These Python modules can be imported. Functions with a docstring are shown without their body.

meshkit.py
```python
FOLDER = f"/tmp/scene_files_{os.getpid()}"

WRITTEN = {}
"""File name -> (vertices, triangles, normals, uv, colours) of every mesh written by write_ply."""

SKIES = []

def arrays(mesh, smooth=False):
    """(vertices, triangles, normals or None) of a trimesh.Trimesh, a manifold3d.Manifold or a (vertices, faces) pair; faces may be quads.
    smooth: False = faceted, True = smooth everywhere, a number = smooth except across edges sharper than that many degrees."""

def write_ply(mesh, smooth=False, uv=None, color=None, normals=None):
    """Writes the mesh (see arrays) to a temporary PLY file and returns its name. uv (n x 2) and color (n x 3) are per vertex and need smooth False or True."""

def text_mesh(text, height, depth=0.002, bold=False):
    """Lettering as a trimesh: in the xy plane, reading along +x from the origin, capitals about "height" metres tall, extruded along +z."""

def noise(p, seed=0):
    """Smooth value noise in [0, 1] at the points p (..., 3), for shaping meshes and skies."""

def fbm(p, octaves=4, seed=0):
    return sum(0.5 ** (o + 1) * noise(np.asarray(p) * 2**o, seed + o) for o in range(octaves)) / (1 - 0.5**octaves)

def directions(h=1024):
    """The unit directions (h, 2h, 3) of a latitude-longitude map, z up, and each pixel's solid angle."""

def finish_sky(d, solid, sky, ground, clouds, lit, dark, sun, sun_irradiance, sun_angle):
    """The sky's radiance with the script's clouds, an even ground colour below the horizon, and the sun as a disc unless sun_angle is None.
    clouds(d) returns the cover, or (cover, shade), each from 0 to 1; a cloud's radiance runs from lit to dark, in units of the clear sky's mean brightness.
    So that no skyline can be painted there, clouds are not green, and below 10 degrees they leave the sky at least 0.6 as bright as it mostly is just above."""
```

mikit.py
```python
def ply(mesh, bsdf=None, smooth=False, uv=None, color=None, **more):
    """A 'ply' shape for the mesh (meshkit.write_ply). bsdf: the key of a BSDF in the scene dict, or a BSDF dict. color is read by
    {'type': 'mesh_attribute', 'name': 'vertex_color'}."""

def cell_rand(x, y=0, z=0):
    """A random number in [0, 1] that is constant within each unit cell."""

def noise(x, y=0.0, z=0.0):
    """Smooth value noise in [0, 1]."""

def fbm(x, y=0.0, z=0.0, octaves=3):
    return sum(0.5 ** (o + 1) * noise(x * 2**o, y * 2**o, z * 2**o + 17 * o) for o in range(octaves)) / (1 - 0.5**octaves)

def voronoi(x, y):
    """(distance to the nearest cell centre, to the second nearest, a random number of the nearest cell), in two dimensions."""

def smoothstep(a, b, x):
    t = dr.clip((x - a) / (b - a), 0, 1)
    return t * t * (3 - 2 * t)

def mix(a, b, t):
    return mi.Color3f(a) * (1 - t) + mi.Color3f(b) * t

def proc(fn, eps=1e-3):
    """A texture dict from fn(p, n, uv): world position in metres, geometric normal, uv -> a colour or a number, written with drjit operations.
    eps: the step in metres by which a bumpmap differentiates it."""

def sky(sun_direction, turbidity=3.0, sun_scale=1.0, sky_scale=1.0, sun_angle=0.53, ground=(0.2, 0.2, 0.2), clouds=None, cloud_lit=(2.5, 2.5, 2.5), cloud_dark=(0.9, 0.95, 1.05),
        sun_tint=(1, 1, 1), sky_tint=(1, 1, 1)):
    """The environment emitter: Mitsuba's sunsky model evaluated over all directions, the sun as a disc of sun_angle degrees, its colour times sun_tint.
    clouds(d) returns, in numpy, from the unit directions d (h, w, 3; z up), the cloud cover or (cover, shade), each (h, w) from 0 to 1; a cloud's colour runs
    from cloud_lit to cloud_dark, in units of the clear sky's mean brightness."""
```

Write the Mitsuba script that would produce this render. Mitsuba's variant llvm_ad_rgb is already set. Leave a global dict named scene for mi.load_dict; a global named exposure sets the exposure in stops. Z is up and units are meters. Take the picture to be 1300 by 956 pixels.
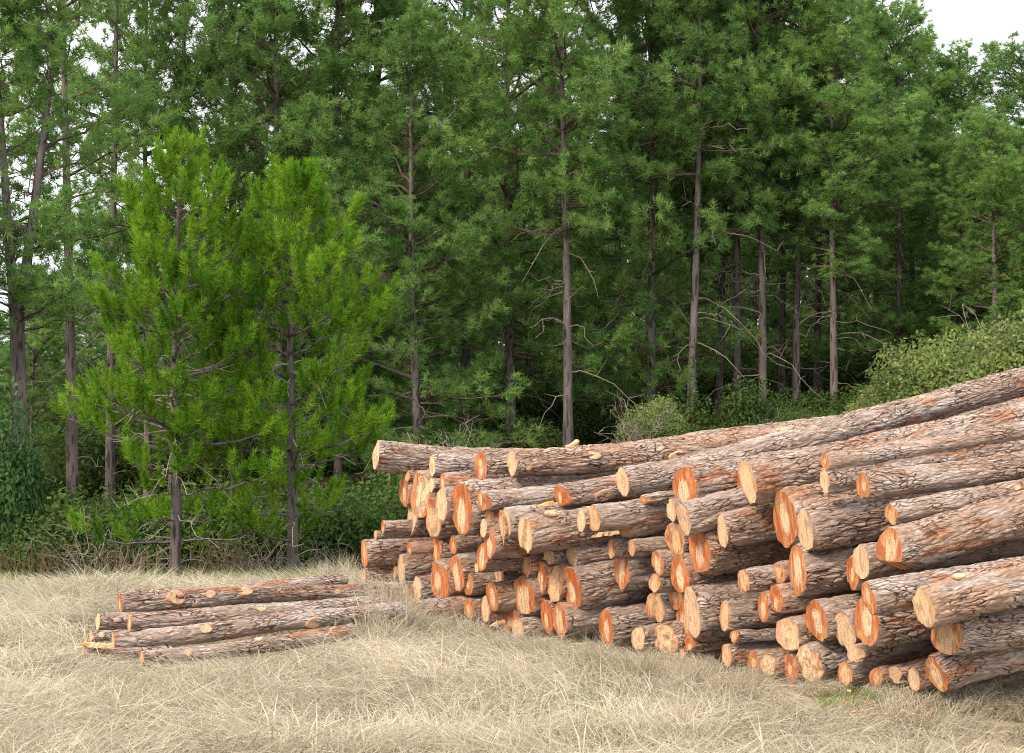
import math, numpy as np, trimesh, drjit as dr, mitsuba as mi, mikit, meshkit
from mikit import noise, fbm, voronoi, cell_rand, smoothstep, mix
T = mi.ScalarTransform4f
scene, labels = {}, {}

# ---------------------------------------------------------------- camera, sky, exposure
F, CU, CV, CAMZ = 2400.0, 650.0, 478.0, 2.04          # focal length and centre in photograph pixels, eye height
scene['camera'] = {'type': 'perspective', 'fov': 2 * math.degrees(math.atan(650 / F)), 'fov_axis': 'x', 'near_clip': 0.1, 'far_clip': 3000.0,
                   'to_world': T().look_at(origin=[0, 0, CAMZ], target=[0, 10, CAMZ], up=[0, 0, 1])}
scene['sky'] = mikit.sky([-0.52, -0.58, 0.63], turbidity=3, sun_scale=0.30, sun_angle=12, sky_scale=1.0,
                         clouds=lambda d: (np.ones(d.shape[:2]), 1 - np.clip(d[..., 2], 0, 1)),      # an overcast sky: brighter overhead than at the horizon
                         cloud_lit=(3.0, 3.0, 3.05), cloud_dark=(1.75, 1.77, 1.83))
exposure = 3.2

def P(u, v, d):
    """photograph pixel at depth d (metres along the view) -> world point"""
    return np.array([(u - CU) / F * d, d, CAMZ - (v - CV) / F * d])

def nrm(v):
    return v / np.maximum(np.linalg.norm(v, axis=-1, keepdims=True), 1e-12)

def tag(key, label=None, category=None, group=None, kind=None):
    e = {}
    if label: e['label'] = label
    if category: e['category'] = category
    if group: e['group'] = group
    if kind: e['kind'] = kind
    labels[key] = e

counts = {}
def numbered(name):
    n = counts.get(name, 0); counts[name] = n + 1
    return name if n == 0 else f'{name}_{n:03d}'

def part(parent, name, shape):
    key = numbered(parent + '__' + name)
    scene[key] = shape
    return key
DEPTH = [18.54, 17.89, 17.86, 17.35, 17.0, 18.56, 18.66, 19.19, 18.38, 17.3, 18.0, 17.72, 17.73, 17.12, 17.13, 17.31, 17.44, 17.56, 17.2, 17.43, 17.09, 17.32, 17.63, 17.48, 17.83, 18.1, 17.86, 18.81, 18.52, 18.55, 18.69, 18.14, 18.19, 18.82, 18.47, 18.46, 18.78, 18.34, 17.57, 17.49, 17.08, 16.69, 16.99, 17.1, 16.85, 16.7, 16.54, 16.62, 16.16, 16.34, 16.35, 16.9, 17.14, 16.89, 16.67, 16.36, 17.41, 16.04, 16.09, 15.92, 15.77, 15.88, 16.51, 16.52, 16.16, 15.86, 15.66, 15.51, 15.29, 14.99, 14.6, 14.08, 14.82, 15.1, 15.42, 14.41, 14.05, 14.18, 14.59, 13.84, 14.5, 14.32, 15.17, 14.84, 14.74, 14.82, 14.69, 14.4, 14.22, 14.27, 14.08, 13.95, 13.44, 13.72, 13.5, 13.69, 13.42, 13.34, 13.08, 12.88, 13.55, 13.8, 13.11, 12.63, 13.26, 12.44, 12.65, 13.87, 13.89, 13.53, 13.28, 15.52, 15.33, 15.56, 15.8, 15.22, 15.52, 15.33, 15.73, 15.56, 15.19, 15.27]
# ---------------------------------------------------------------- the logs, one row each
# u, v, end height, end width (pixels of the photograph), end type, slope of the axis or list of further axis points, options, label
# end types: o orange ring round a cream heart, p pale cream, O mostly orange, t tan, b brown
LOGS = [
 (477.6,577.6,38.5,9,'p',[(700,588),(960,556),(1300,520)],dict(L=7.6,vis=2),'topmost log whose pale end juts out past the pile\'s left end'),
 (549,591,30,9,'p',[(700,590),(960,566)],dict(L=6.0,vis=1),'slim pale-ended log tucked under the topmost jutting log'),
 (548,615,21,8,'p',.0,{},'thin cream-ended log below the slim second log from the top left'),
 (610,593,46,16,'o',[(740,588),(1010,566),(1300,508)],dict(L=7.6,vis=2),'top-row log with orange-ringed cream end, third from the left on top'),
 (650,589,35,13,'p',[(740,584),(870,573),(1010,558),(1300,520)],dict(L=7.4,vis=2,knots=[(664,593,5),(747,578,7),(854,578,9),(888,586,6)],h2=46),'long grey top log with small peach end and sawn knots'),
 (517,604,16,7,'t',.0,{},'small tan log end peeping out under the topmost jutting log'),
 (512.8,624.5,40,13,'o',.0,{},'orange-ringed log end at the upper left edge of the pile'),
 (532.8,629,62,23,'o',.0,dict(cut='lip'),'big orange log with a pale torn lip near the upper left edge'),
 (523,657,48,12,'p',.0,{},'narrow pale log end below the big torn-lipped orange log'),
 (560.5,641,45,15,'p',-.02,{},'cream log end left of the tallest orange oval'),
 (546,657,50,14,'t',.0,dict(cut='step'),'greyish log with a stepped end between two cream ends'),
 (585.6,645,70,28,'o',-.05,dict(vis=1),'tallest orange oval end with a small cream heart in the left half'),
 (562,612,26,8,'o',-.03,dict(vis=1),'log with an orange edge just beneath the top row at the left'),
 (610.7,636,28,10,'o',[(700,628),(760,619)],dict(L=5,vis=2,cut='chip',knots=[]),'log with chipped resin-stained side below the third top log'),
 (621,657,20,12,'O',-.03,{},'short orange end under the chipped resin-stained log'),
 (636,672,48,12,'t',-.03,{},'narrow streaky tan end left of the stepped cream log'),
 (614,670,25,10,'p',-.03,{},'small pale end in the gap right of the tallest orange oval'),
 (622,689,42,16,'o',-.05,{},'orange log with pale heart, upper of three stacked ovals'),
 (612,707,37,14,'o',-.05,{},'half-hidden orange end behind the upper of three stacked ovals'),
 (631,728,52,18,'o',-.08,dict(vis=1),'orange log with narrow cream heart, middle of three stacked ovals'),
 (625,757,40,16,'o',-.08,{},'orange-rimmed log, lowest of the three stacked ovals'),
 (616,773,35,12,'p',-.08,{},'pale slim end below the lowest of three stacked ovals'),
 (579,728,50,20,'o',-.1,dict(vis=1),'log end with clear tan growth rings in the left third'),
 (594,742,30,14,'O',-.1,{},'small peach end overlapping the log with clear rings'),
 (556,737,54,21,'O',-.05,dict(cut='lip'),'pointed orange slab-like end with a long pale streak'),
 (554,697,38,13,'O',.0,{},'dull pink end above the pointed orange log'),
 (575.5,692,25,10,'O',-.03,{},'shaded ochre end in the dark gap under the tallest oval'),
 (462.5,703,38.5,9,'O',-.06,dict(vis=1),'thick log with ridged bark at the far left of the pile'),
 (486,670.5,20,6,'O',-.04,dict(vis=1),'small log lying on the thick ridged log at far left'),
 (477,679,12,5,'t',-.03,{},'thin log wedged between the two far left logs'),
 (509,721,37,10,'p',-.10,dict(vis=1),'cream-ended log right below the thick ridged log'),
 (519.5,697,16,7,'O',-.08,{},'small orange end above the cream log by the ridged log'),
 (529.5,748.5,35,12,'p',-.08,dict(vis=1),'log with brown-rimmed cream end left of the pointed orange one'),
 (462,732,21,6,'t',-.03,{},'shaded log under the thick ridged log at far left'),
 (500,728,20,8,'t',-.03,{},'dark end in the hollow beneath the thick ridged log'),
 (485,748,18,6,'O',-.05,{},'short thin log with orange end above the tall dry grass'),
 (464,751,20,7,'O',-.03,{},'log end standing in tall grass at the leftmost foot of the pile'),
 (509.5,758.5,34,12,'p',-.06,{},'pale log half sunk behind tall dry grass'),
 (529,777,27,14,'O',-.11,dict(vis=1),'ground log with checked reddish bark and peach end'),
 (595,773,28,13,'O',-.1,{},'orange end butting against the ground log with checked bark'),
 (605,721,14,6,'p',-.1,{},'tiny pale end wedged beside the log with clear rings'),
 (664,680,48,14,'p',[(745,667),(850,650)],dict(L=6,vis=2,cut='step',knots=[(701,652,9),(690,685,4)]),'thick cream log with a stepped end in the upper middle'),
 (643,664,40,11,'p',-.1,{},'pale end leaning on the left of the thick stepped log'),
 (658,713,34,12,'O',-.05,{},'orange end under the thick stepped log'),
 (668,715,37,13,'t',-.05,{},'tan end beside an orange one under the thick stepped log'),
 (686,733,44,16,'o',-.08,{},'orange end with small pale core left of a tan end'),
 (700.5,741,48,15,'t',-.08,dict(cut='step'),'tan two-part end just left of the broad orange disc'),
 (697,706,22,15,'p',-.08,{},'short cream end right of the torn bark scrap'),
 (718,704,22,9,'t',-.08,{},'brown shaded end behind the splintered short log'),
 (726,704,36,14,'p',-.12,dict(vis=1,cut='rough'),'short log with splintered cream end under the pale slab'),
 (724.5,746,60,27,'o',-.13,dict(vis=2),'log with broad orange disc and cream centre, middle of the pile'),
 (663,757,54,22,'o',-.1,dict(cut='step'),'orange-rimmed cream log with a split chunk at its right side'),
 (646,788,42,17,'O',-.1,dict(cut='lip'),'slanting orange end with a pale splinter near the grass'),
 (657,800,28,17,'p',-.15,dict(vis=1),'pinkish end of a ground log at the edge of the grass'),
 (694,783,48,17,'O',-.1,{},'plain orange end under the pink and tan ends'),
 (711,788,46,21,'o',-.1,{},'orange log with pale lower half sunk in grass'),
 (613,798,16,9,'p',-.12,dict(vis=1),'thin weathered log lying at the front edge of the grass'),
 (770,797,54,19,'o',-.08,dict(vis=1),'deep orange upright oval low down beside a dark gap'),
 (789,723.5,55,20,'o',-.1,dict(vis=1),'orange-ringed oval right of the broad orange disc'),
 (776,697,26,10,'t',-.1,dict(vis=1),'short tan-ended log behind the orange-ringed oval'),
 (802,695,24,11,'t',-.06,{},'brown shaded log in the gap beside the orange-ringed oval'),
 (790,612,41,18,'p',[(870,600),(960,576)],dict(L=6,vis=2),'second-row log with pale ochre end in the upper middle'),
 (711,629,29,14,'O',[(780,620),(850,606)],dict(L=5.5,vis=2,cut='chip',knots=[(757,629,10)]),'log with split tan end and a large sawn knot'),
 (738,660,34,11,'p',-.08,{},'greyish narrow end left of a tan oval'),
 (754,658,36,18,'t',-.1,{},'tan oval end above the pale slab'),
 (792,664.6,41,20,'t',[(860,651),(960,630)],dict(L=5.5,vis=2,knots=[(834,652,8)]),'log with two-tone tan end and a ringed knot on its bark'),
 (817,634,15,9,'O',-.12,{},'small orange tip showing above the log with a ringed knot'),
 (852,648,32,12,'p',-.15,{},'pale end hidden behind the white oval'),
 (869,617.6,56,31,'o',-.13,dict(vis=2),'tall orange arch-shaped end with cream base in the second row'),
 (868,659.5,45,18,'p',[(930,643),(1000,622)],dict(L=5,vis=2),'smooth white oval end below the orange arch'),
 (950,611,64,22,'p',[(1100,583),(1300,541)],dict(L=7,vis=2,knots=[(1135,592,6)]),'tall cream oval with grey-brown rim in the top right rows'),
 (944,624,58,20,'O',-.17,{},'orange face just behind the tall grey-rimmed cream oval'),
 (917,675,46,14,'p',[(980,664),(1060,648)],dict(L=5,vis=2),'narrow cream end with pale bark in the right middle'),
 (888,700.5,62,30,'O',[(960,690),(1100,664)],dict(L=6,vis=2),'large rusty streaked end pointing downwards'),
 (856.5,684,46,25,'t',-.1,{},'large plain tan end below the white oval'),
 (996,660,78,32,'o',-.15,dict(vis=2),'biggest orange oval with long cream heart in the right half'),
 (1022,673,58,21,'p',[(1150,650),(1300,622)],dict(L=6.5,vis=2),'cream log with grey rim right of the biggest orange oval'),
 (1013,726.5,70,24,'o',-.14,dict(vis=1),'deep orange oval directly below the biggest orange oval'),
 (944,737,32,17,'t',-.1,dict(vis=1),'shaded tan log in the gap under the rusty streaked log'),
 (989,728,30,19,'O',-.1,{},'rust-brown end left of the deep orange oval'),
 (969,771,44,16,'o',-.08,{},'dark-rimmed small oval with bright core'),
 (985,761,39,20,'O',-.13,dict(vis=1),'speckled ochre end beside the dark-rimmed small oval'),
 (910,764,49,15,'t',-.07,{},'upper of two overlapping tan ends in the lower middle'),
 (920,782,40,14,'t',-.07,dict(vis=2),'lower of two overlapping tan ends on a thick log'),
 (932,808,17,18,'O',-.05,{},'orange wedge-shaped end in the dark gap near the ground'),
 (922,832,30,15,'t',-.08,dict(vis=1),'mossy ground log with tan end at the grass edge'),
 (956,842,34,16,'O',-.1,{},'rough tan end with orange side near the ground'),
 (975,845,29,20,'p',-.1,dict(cut='rough'),'frayed pale butt at ground level'),
 (997,806,45,26,'p',-.15,dict(cut='step'),'pinkish end with orange step right of the dark gap'),
 (1003,848,40,18,'O',-.15,{},'pale end with an orange side low in the right part'),
 (1027,842,52,32,'p',-.2,dict(vis=1,cut='rough'),'broad pink-cream end with saw ridges and red torn bark'),
 (1037,788,56,30,'o',-.15,dict(vis=1),'deep orange disc with small round cream core'),
 (1024,781,50,26,'O',-.15,{},'orange end peeping out behind the deep orange disc'),
 (1073,803,54,27,'p',-.18,{},'plain cream oval without rings in the lower right'),
 (1083,830,24,16,'p',-.18,dict(cut='chip'),'small peach end with a red bark tear'),
 (1073,856,34,19,'t',-.2,dict(vis=1),'brown-faced ground log with flaky bark in the lower right'),
 (1112,860,26,18,'O',-.2,{},'small orange end at the bottom beside a round pale end'),
 (1136,857,24,28,'p',-.2,dict(vis=0),'round pale end facing outwards at the bottom right'),
 (1160,862,32,16,'p',-.2,{},'narrow cream end at the bottom right'),
 (1188,856,50,27,'o',[(1245,838),(1300,826)],dict(L=5,vis=2),'long log with orange end lowest in the bottom right'),
 (1093,714,46,22,'p',-.15,{},'clean cream oval left of the wedge-cut log'),
 (1083,727,46,20,'O',-.15,{},'rusty face behind the clean cream oval'),
 (1128,699,60,34,'O',[(1210,678),(1300,652)],dict(L=6,vis=2,cut='wedge'),'big log with an orange wedge-cut end'),
 (1103,759,44,19,'O',-.17,dict(vis=1),'ochre oval in front of the large two-ring end'),
 (1099.5,789,68,34,'o',-.12,dict(vis=1),'large end with orange and grey rings below the ochre oval'),
 (1172,771,54,29,'p',[(1235,753),(1300,738)],dict(L=5.5,vis=2,h2=72,knots=[(1216,729,8)]),'thick log with rounded cream end and thin orange rim'),
 (1203,808,52,40,'t',-.12,dict(vis=1),'brown ringed end under the thick cream-ended log'),
 (1047,587,22,13,'O',[(1150,572),(1300,545)],dict(L=5.5,vis=2),'small orange end of an upper log on the right'),
 (1047,611,33,13,'p',[(1150,592),(1300,566)],dict(L=5.5,vis=2),'peach-ended upper log just below the small orange end'),
 (1096,617,36,19,'O',[(1200,604),(1300,590)],dict(L=5.5,vis=2),'bright orange oval on the upper right slope'),
 (1132,653,29,18,'t',[(1220,636),(1300,622)],dict(L=5.5,vis=2),'small tan oval end amid the right-hand bark'),
 (834.5,715,33,17,'o',-.08,{},'small peach-cored end left of the rusty streaked log'),
 (863,728,51,26,'o',-.1,dict(vis=1),'orange-ringed end directly under the large plain tan end'),
 (831,740,26,15,'t',-.08,{},'small tan knob-like end below the peach-cored one'),
 (829,772,39,20,'t',-.1,dict(vis=1,cut='step'),'double-faced tan end in the lower middle of the pile'),
 (857,758,34,18,'O',-.1,{},'orange rim peeping out under the orange-ringed end'),
 (878,777,68,23,'p',-.1,dict(vis=1),'tall pale oval with orange edge in the lower middle'),
 (868,790,60,20,'O',-.1,{},'orange face half covered by the tall pale oval'),
 (810,811,36,19,'p',-.1,{},'pale end half in grass right of the deep orange upright oval'),
 (845,812,44,28,'p',-.1,dict(cut='rough'),'broad torn pale end at the grass edge in the middle'),
 (875,818,20,14,'O',-.1,{},'little orange end at ground level under the tall pale oval'),
 (866,832,16,9,'t',-.12,dict(vis=1),'thin bark-covered log end lying on the grass in the middle'),
]
NBIG = len(LOGS)
# the short stack in the grass on the left: explicit depths, ends and right-hand ends
STACK = [
 (152,766,30,6,'o',[(300,755),(462,751)],dict(d=16.0,L=2.6,vis=2,h2=21,knots=[(219,757,11),(307,750,8),(243,765,3.5),(266,768,3.5),(265,753,6),(200,750,4),(423,750,4)]),'top log of the low stack with a big oval knot scar'),
 (285,753,15,5,'t',[(340,744),(412,737)],dict(d=16.5,L=1.15,vis=1),'hindmost log of the low stack, showing only its back bark'),
 (124,789,22,6,'p',[(164,788),(300,780)],dict(d=15.7,L=1.6,vis=1),'short log with pale end at the back of the low stack'),
 (164,790,25,6,'o',[(300,782),(460,768)],dict(d=15.3,L=2.25,vis=2),'smooth straight log with orange-rimmed end in the low stack'),
 (144,815,26,5,'t',[(260,804),(355,790),(447,781)],dict(d=14.9,L=2.5,vis=2,h2=24,knots=[(391,789,9),(259,798,7),(210,800,4)]),'crooked knotty log at the front of the low stack'),
 (180,836,20,5,'t',[(300,824),(460,799)],dict(d=14.5,L=1.75,vis=2),'pale log half buried in dry grass before the low stack'),
 (106,829,17,8,'O',[(160,827),(190,826)],dict(d=14.75,L=.7,vis=1),'short stub with orange end at the foot of the low stack'),
 (116,808,15,6,'p',[(150,807),(185,806)],dict(d=15.25,L=.6,vis=1),'small frayed log piece behind the front stub'),
]
def prior_d(u):
    return float(np.interp(u, [440, 480, 650, 800, 1000, 1200, 1300], [19.2, 18.5, 17.0, 15.8, 14.2, 12.8, 12.1]))
def log_axis(row, d, az, n=24):
    """centre line in world space: the plan line runs along azimuth az from the end at depth d; heights follow the image points"""
    u, v, h, w, ty, sl, op, _ = row
    s0 = P(u, v, d); dx, dy = math.sin(math.radians(az)), math.cos(math.radians(az))
    L = op.get('L', 4.5 if op.get('vis') else 3.6)
    s = np.linspace(0, L, n)
    X, Y = s0[0] + s * dx, s0[1] + s * dy
    uu = X / Y * F + CU
    if isinstance(sl, list):
        pu, pv = [u] + [a for a, _ in sl], [v] + [b for _, b in sl]
        k = (pv[-1] - pv[-2]) / (pu[-1] - pu[-2])
        pu.append(pu[-1] + 900); pv.append(pv[-1] + 900 * k)
        from scipy.interpolate import PchipInterpolator
        vv = PchipInterpolator(pu, pv)(uu)
    else:
        vv = v + sl * (uu - u)
    return np.stack([X, Y, CAMZ - (vv - CV) / F * Y], 1), s
def log_radii(row, d, s, Y):
    u, v, h, w, ty, sl, op, _ = row
    r0 = h * d / (2 * F)
    if 'h2' in op:
        u1 = op.get('uh', 1300 if u > 480 else 460)
        r1 = op['h2'] * d / (2 * F) * 1.03
        return r0 + (r1 - r0) * np.clip(s / s[-1] * 1.5, 0, 1)
    return r0 * (1 - 0.012 * s)
def log_az(i, row):
    r = np.random.default_rng(700 + i)
    u = row[0]
    if row[6].get('d'): return 62 + r.uniform(-1, 1)
    return float(np.interp(u, [460, 1200], [70, 76])) + r.uniform(-1.2, 1.2)
for a, b, off in [(11, 9, -.28), (12, 11, .4), (13, 11, -.38), (14, 11, -.3), (15, 11, -.42), (16, 11, -.3), (42, 15, -.1), (41, 42, -.25), (9, 11, .28), (34, 30, .15), (63, 41, -.4), (64, 63, -.15), (116, 119, -.45), (117, 116, .4), (115, 112, .3), (92, 91, .45), (71, 70, .5), (48, 49, .45), (7, 6, -.45), (8, 7, .4), (79, 77, .35), (17, 11, -.35), (18, 17, .25), (43, 44, .25), (45, 46, .2), (101, 100, .35), (67, 69, .4), (49, 46, -.1)]:
    DEPTH[a] = round(DEPTH[b] + off, 2)
# ---------------------------------------------------------------- materials
def hash2(x, y):
    """the numpy twin of mikit.cell_rand"""
    x, y = ((np.floor(a).astype(np.int64) + 1000000).astype(np.uint64) & 0xFFFFFFFF for a in (x, y))
    h = (x * 374761393 + y * 668265263 + 1000000 * 2147483647) & 0xFFFFFFFF
    h = ((h ^ (h >> np.uint64(13))) * 1274126177) & 0xFFFFFFFF
    return ((h ^ (h >> np.uint64(16))) & 0xFFFFFF).astype(float) / 16777215.0

def bark_plates(u, v):
    """distance to the nearest crack between long bark plates: u round the log, v along it, in metres"""
    wu = u + 0.050 * (noise(u * 12, v * 5, 3.0) - 0.5) + 0.022 * (noise(u * 46, v * 17, 9.0) - 0.5)
    wv = v + 0.16 * (noise(u * 9, v * 4, 5.0) - 0.5)
    a, b, c = voronoi(wu / 0.0185, wv / 0.090)
    return b - a, c

def bark_color(p, n, uv):
    k = dr.floor(uv.x / 50 + 0.5); u = uv.x - 50 * k; v = uv.y
    t1, t2 = cell_rand(k, 3, 1), cell_rand(k, 5, 2)
    e, c = bark_plates(uv.x, v)
    plate = mix(mix((0.275, 0.20, 0.16), (0.36, 0.285, 0.245), c), (0.35, 0.22, 0.155), smoothstep(0.3, 0.9, t1) * 0.75)
    plate = mix(plate, (0.405, 0.35, 0.32), smoothstep(0.46, 0.72, fbm(uv.x * 9, v * 4, 2.0)) * (0.4 + 0.6 * t2))      # grey lichen bloom
    flake = smoothstep(0.62, 0.70, noise(uv.x * 14, v * 5, 7.0)) * smoothstep(0.50, 0.65, noise(uv.x * 4, v * 1.7, 27.0))
    plate = mix(plate, (0.32, 0.14, 0.07), flake * 0.7)                                           # fresh red flaked patches
    plate = plate * (0.66 + 0.68 * noise(uv.x * 120, v * 40, 1.0))
    broken = smoothstep(0.30, 0.58, noise(uv.x * 10, v * 6, 13.0))                                 # cracks open and close along their run
    crack = (1 - smoothstep(0.04, 0.17, e + 0.10 * (noise(uv.x * 70, v * 30, 6.0) - 0.5))) * broken
    return mix(plate, (0.062, 0.034, 0.026), crack)

def bark_bump(p, n, uv):
    e, c = bark_plates(uv.x, uv.y)
    return (0.5 + 0.5 * c) * smoothstep(0.0, 0.30, e) + 0.45 * noise(uv.x * 55, uv.y * 18, 4.0) + 0.2 * noise(uv.x * 140, uv.y * 60, 4.0)

scene['bark_mat'] = {'type': 'bumpmap', 'scale': 0.014, 'arbitrary': mikit.proc(bark_bump, eps=2.5e-3),
                     'bsdf': {'type': 'principled', 'base_color': mikit.proc(bark_color), 'roughness': 0.85, 'specular': 0.25}}

def cut_color(p, n, uv):
    """sawn end: uv in radii from the pith; uv.x + 10 k for log k, uv.y + 10 t for the kind of end"""
    k, t = dr.floor(uv.x / 10 + 0.5), dr.floor(uv.y / 10 + 0.5)
    x, y = uv.x - 10 * k, uv.y - 10 * t
    r1, r2, r3 = cell_rand(k, 1, 7), cell_rand(k, 2, 7), cell_rand(k, 3, 7)
    wob = fbm(x * 2.5 + k * 3.7, y * 2.5, k * 1.3) - 0.5
    r = dr.sqrt(x * x + y * y) + 0.10 * wob
    cream, tan, orange = mi.Color3f(0.63, 0.44, 0.27), mi.Color3f(0.53, 0.28, 0.135), mi.Color3f(0.42, 0.118, 0.032)
    pink = mi.Color3f(0.56, 0.335, 0.21)
    isO = dr.select(dr.abs(t - 2) < 0.5, 1.0, 0.0); isP = dr.select(dr.abs(t - 1) < 0.5, 1.0, 0.0)
    isT = dr.select(dr.abs(t - 3) < 0.5, 1.0, 0.0)
    # the heart, long in y, its outline frayed along the saw marks
    cx, cy = (r1 - 0.5) * 0.22, (r2 - 0.5) * 0.4 - 0.08
    size = 0.34 + 0.20 * r3 + isP * 0.36 - isO * 0.08 + isT * 0.16
    jag = 0.55 * (noise(x * 22 + k, y * 3.0, k) - 0.5) + 0.40 * (fbm(x * 5, y * 3, k + 5) - 0.5)
    q = dr.sqrt(((x - cx) / (size * 0.85)) ** 2 + ((y - cy) / (size * 1.35)) ** 2) + jag
    heart = smoothstep(1.22, 0.78, q)
    ring = mix(orange, tan, dr.clip(0.10 + 0.55 * r2 + 1.6 * (fbm(x * 3.2 + k, y * 2.0, k * 2.1) - 0.5), 0, 1))
    ring = mix(ring, pink, isP * 0.8)
    ring = mix(ring, tan, isT * 0.8)
    col = mix(ring, mix(cream, tan, isT * 0.45 + isO * 0.35), heart)
    col = mix(col, pink, isP * 0.5 * r1)
    grain = noise(x * 38 + 3 * k, y * 4, k); fine = noise(x * 90 + 3 * k, y * 12, k)      # saw streaks
    col = col * (0.56 + 0.52 * grain + 0.34 * fine)
    stain = smoothstep(0.50, 0.68, noise(x * 8 + k, y * 1.8 + k, 3.0)) * (1 - heart) * (1 - 0.8 * isP)
    col = mix(col, mi.Color3f(0.33, 0.07, 0.018), stain * 0.75)                # resin stains
    check = smoothstep(0.022, 0.008, dr.abs(x - cx - 0.25 * (noise(y * 2.5 + k, 3.0, k) - 0.5))) * smoothstep(0.55, 0.35, dr.abs(y - cy)) * dr.select(r3 > 0.55, 1.0, 0.0)
    col = mix(col, mi.Color3f(0.14, 0.06, 0.03), check * 0.8)                 # drying cracks
    grime = smoothstep(0.54, 0.74, fbm(x * 5 + 9 * k, y * 3, k + 2.0)) * (0.35 + 0.6 * r1)
    col = mix(col, mi.Color3f(0.25, 0.17, 0.12), grime * 0.7)                 # weathered grey-brown patches
    rings = 0.5 + 0.5 * dr.sin(r * (34 + 14 * r2) + 4 * wob)
    col = col * (1 - 0.13 * rings)
    bark = smoothstep(0.945, 0.975, r + 0.03 * (noise(x * 9, y * 9, k) - 0.5))
    return mix(col, mi.Color3f(0.16, 0.085, 0.055), bark)

def cut_bump(p, n, uv):
    return noise(uv.x * 26, uv.y * 3.5, 2.0) + 0.5 * noise(uv.x * 70, uv.y * 9, 5.0)
scene['cut_mat'] = {'type': 'bumpmap', 'scale': 0.005, 'arbitrary': mikit.proc(cut_bump, eps=3e-3),
                    'bsdf': {'type': 'principled', 'base_color': mikit.proc(cut_color), 'roughness': 0.75, 'specular': 0.3}}
def split_color(p, n, uv):
    g = noise(p.x * 25, p.y * 25, p.z * 140); h = fbm(p.x * 9, p.y * 9, p.z * 22)
    return mix(mix((0.58, 0.41, 0.24), (0.47, 0.22, 0.09), smoothstep(0.45, 0.7, h)), (0.45, 0.14, 0.05), smoothstep(0.7, 0.85, g) * 0.6)
scene['split_mat'] = {'type': 'twosided', 'bsdf': {'type': 'principled', 'base_color': mikit.proc(split_color), 'roughness': 0.8, 'specular': 0.2}}

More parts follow.
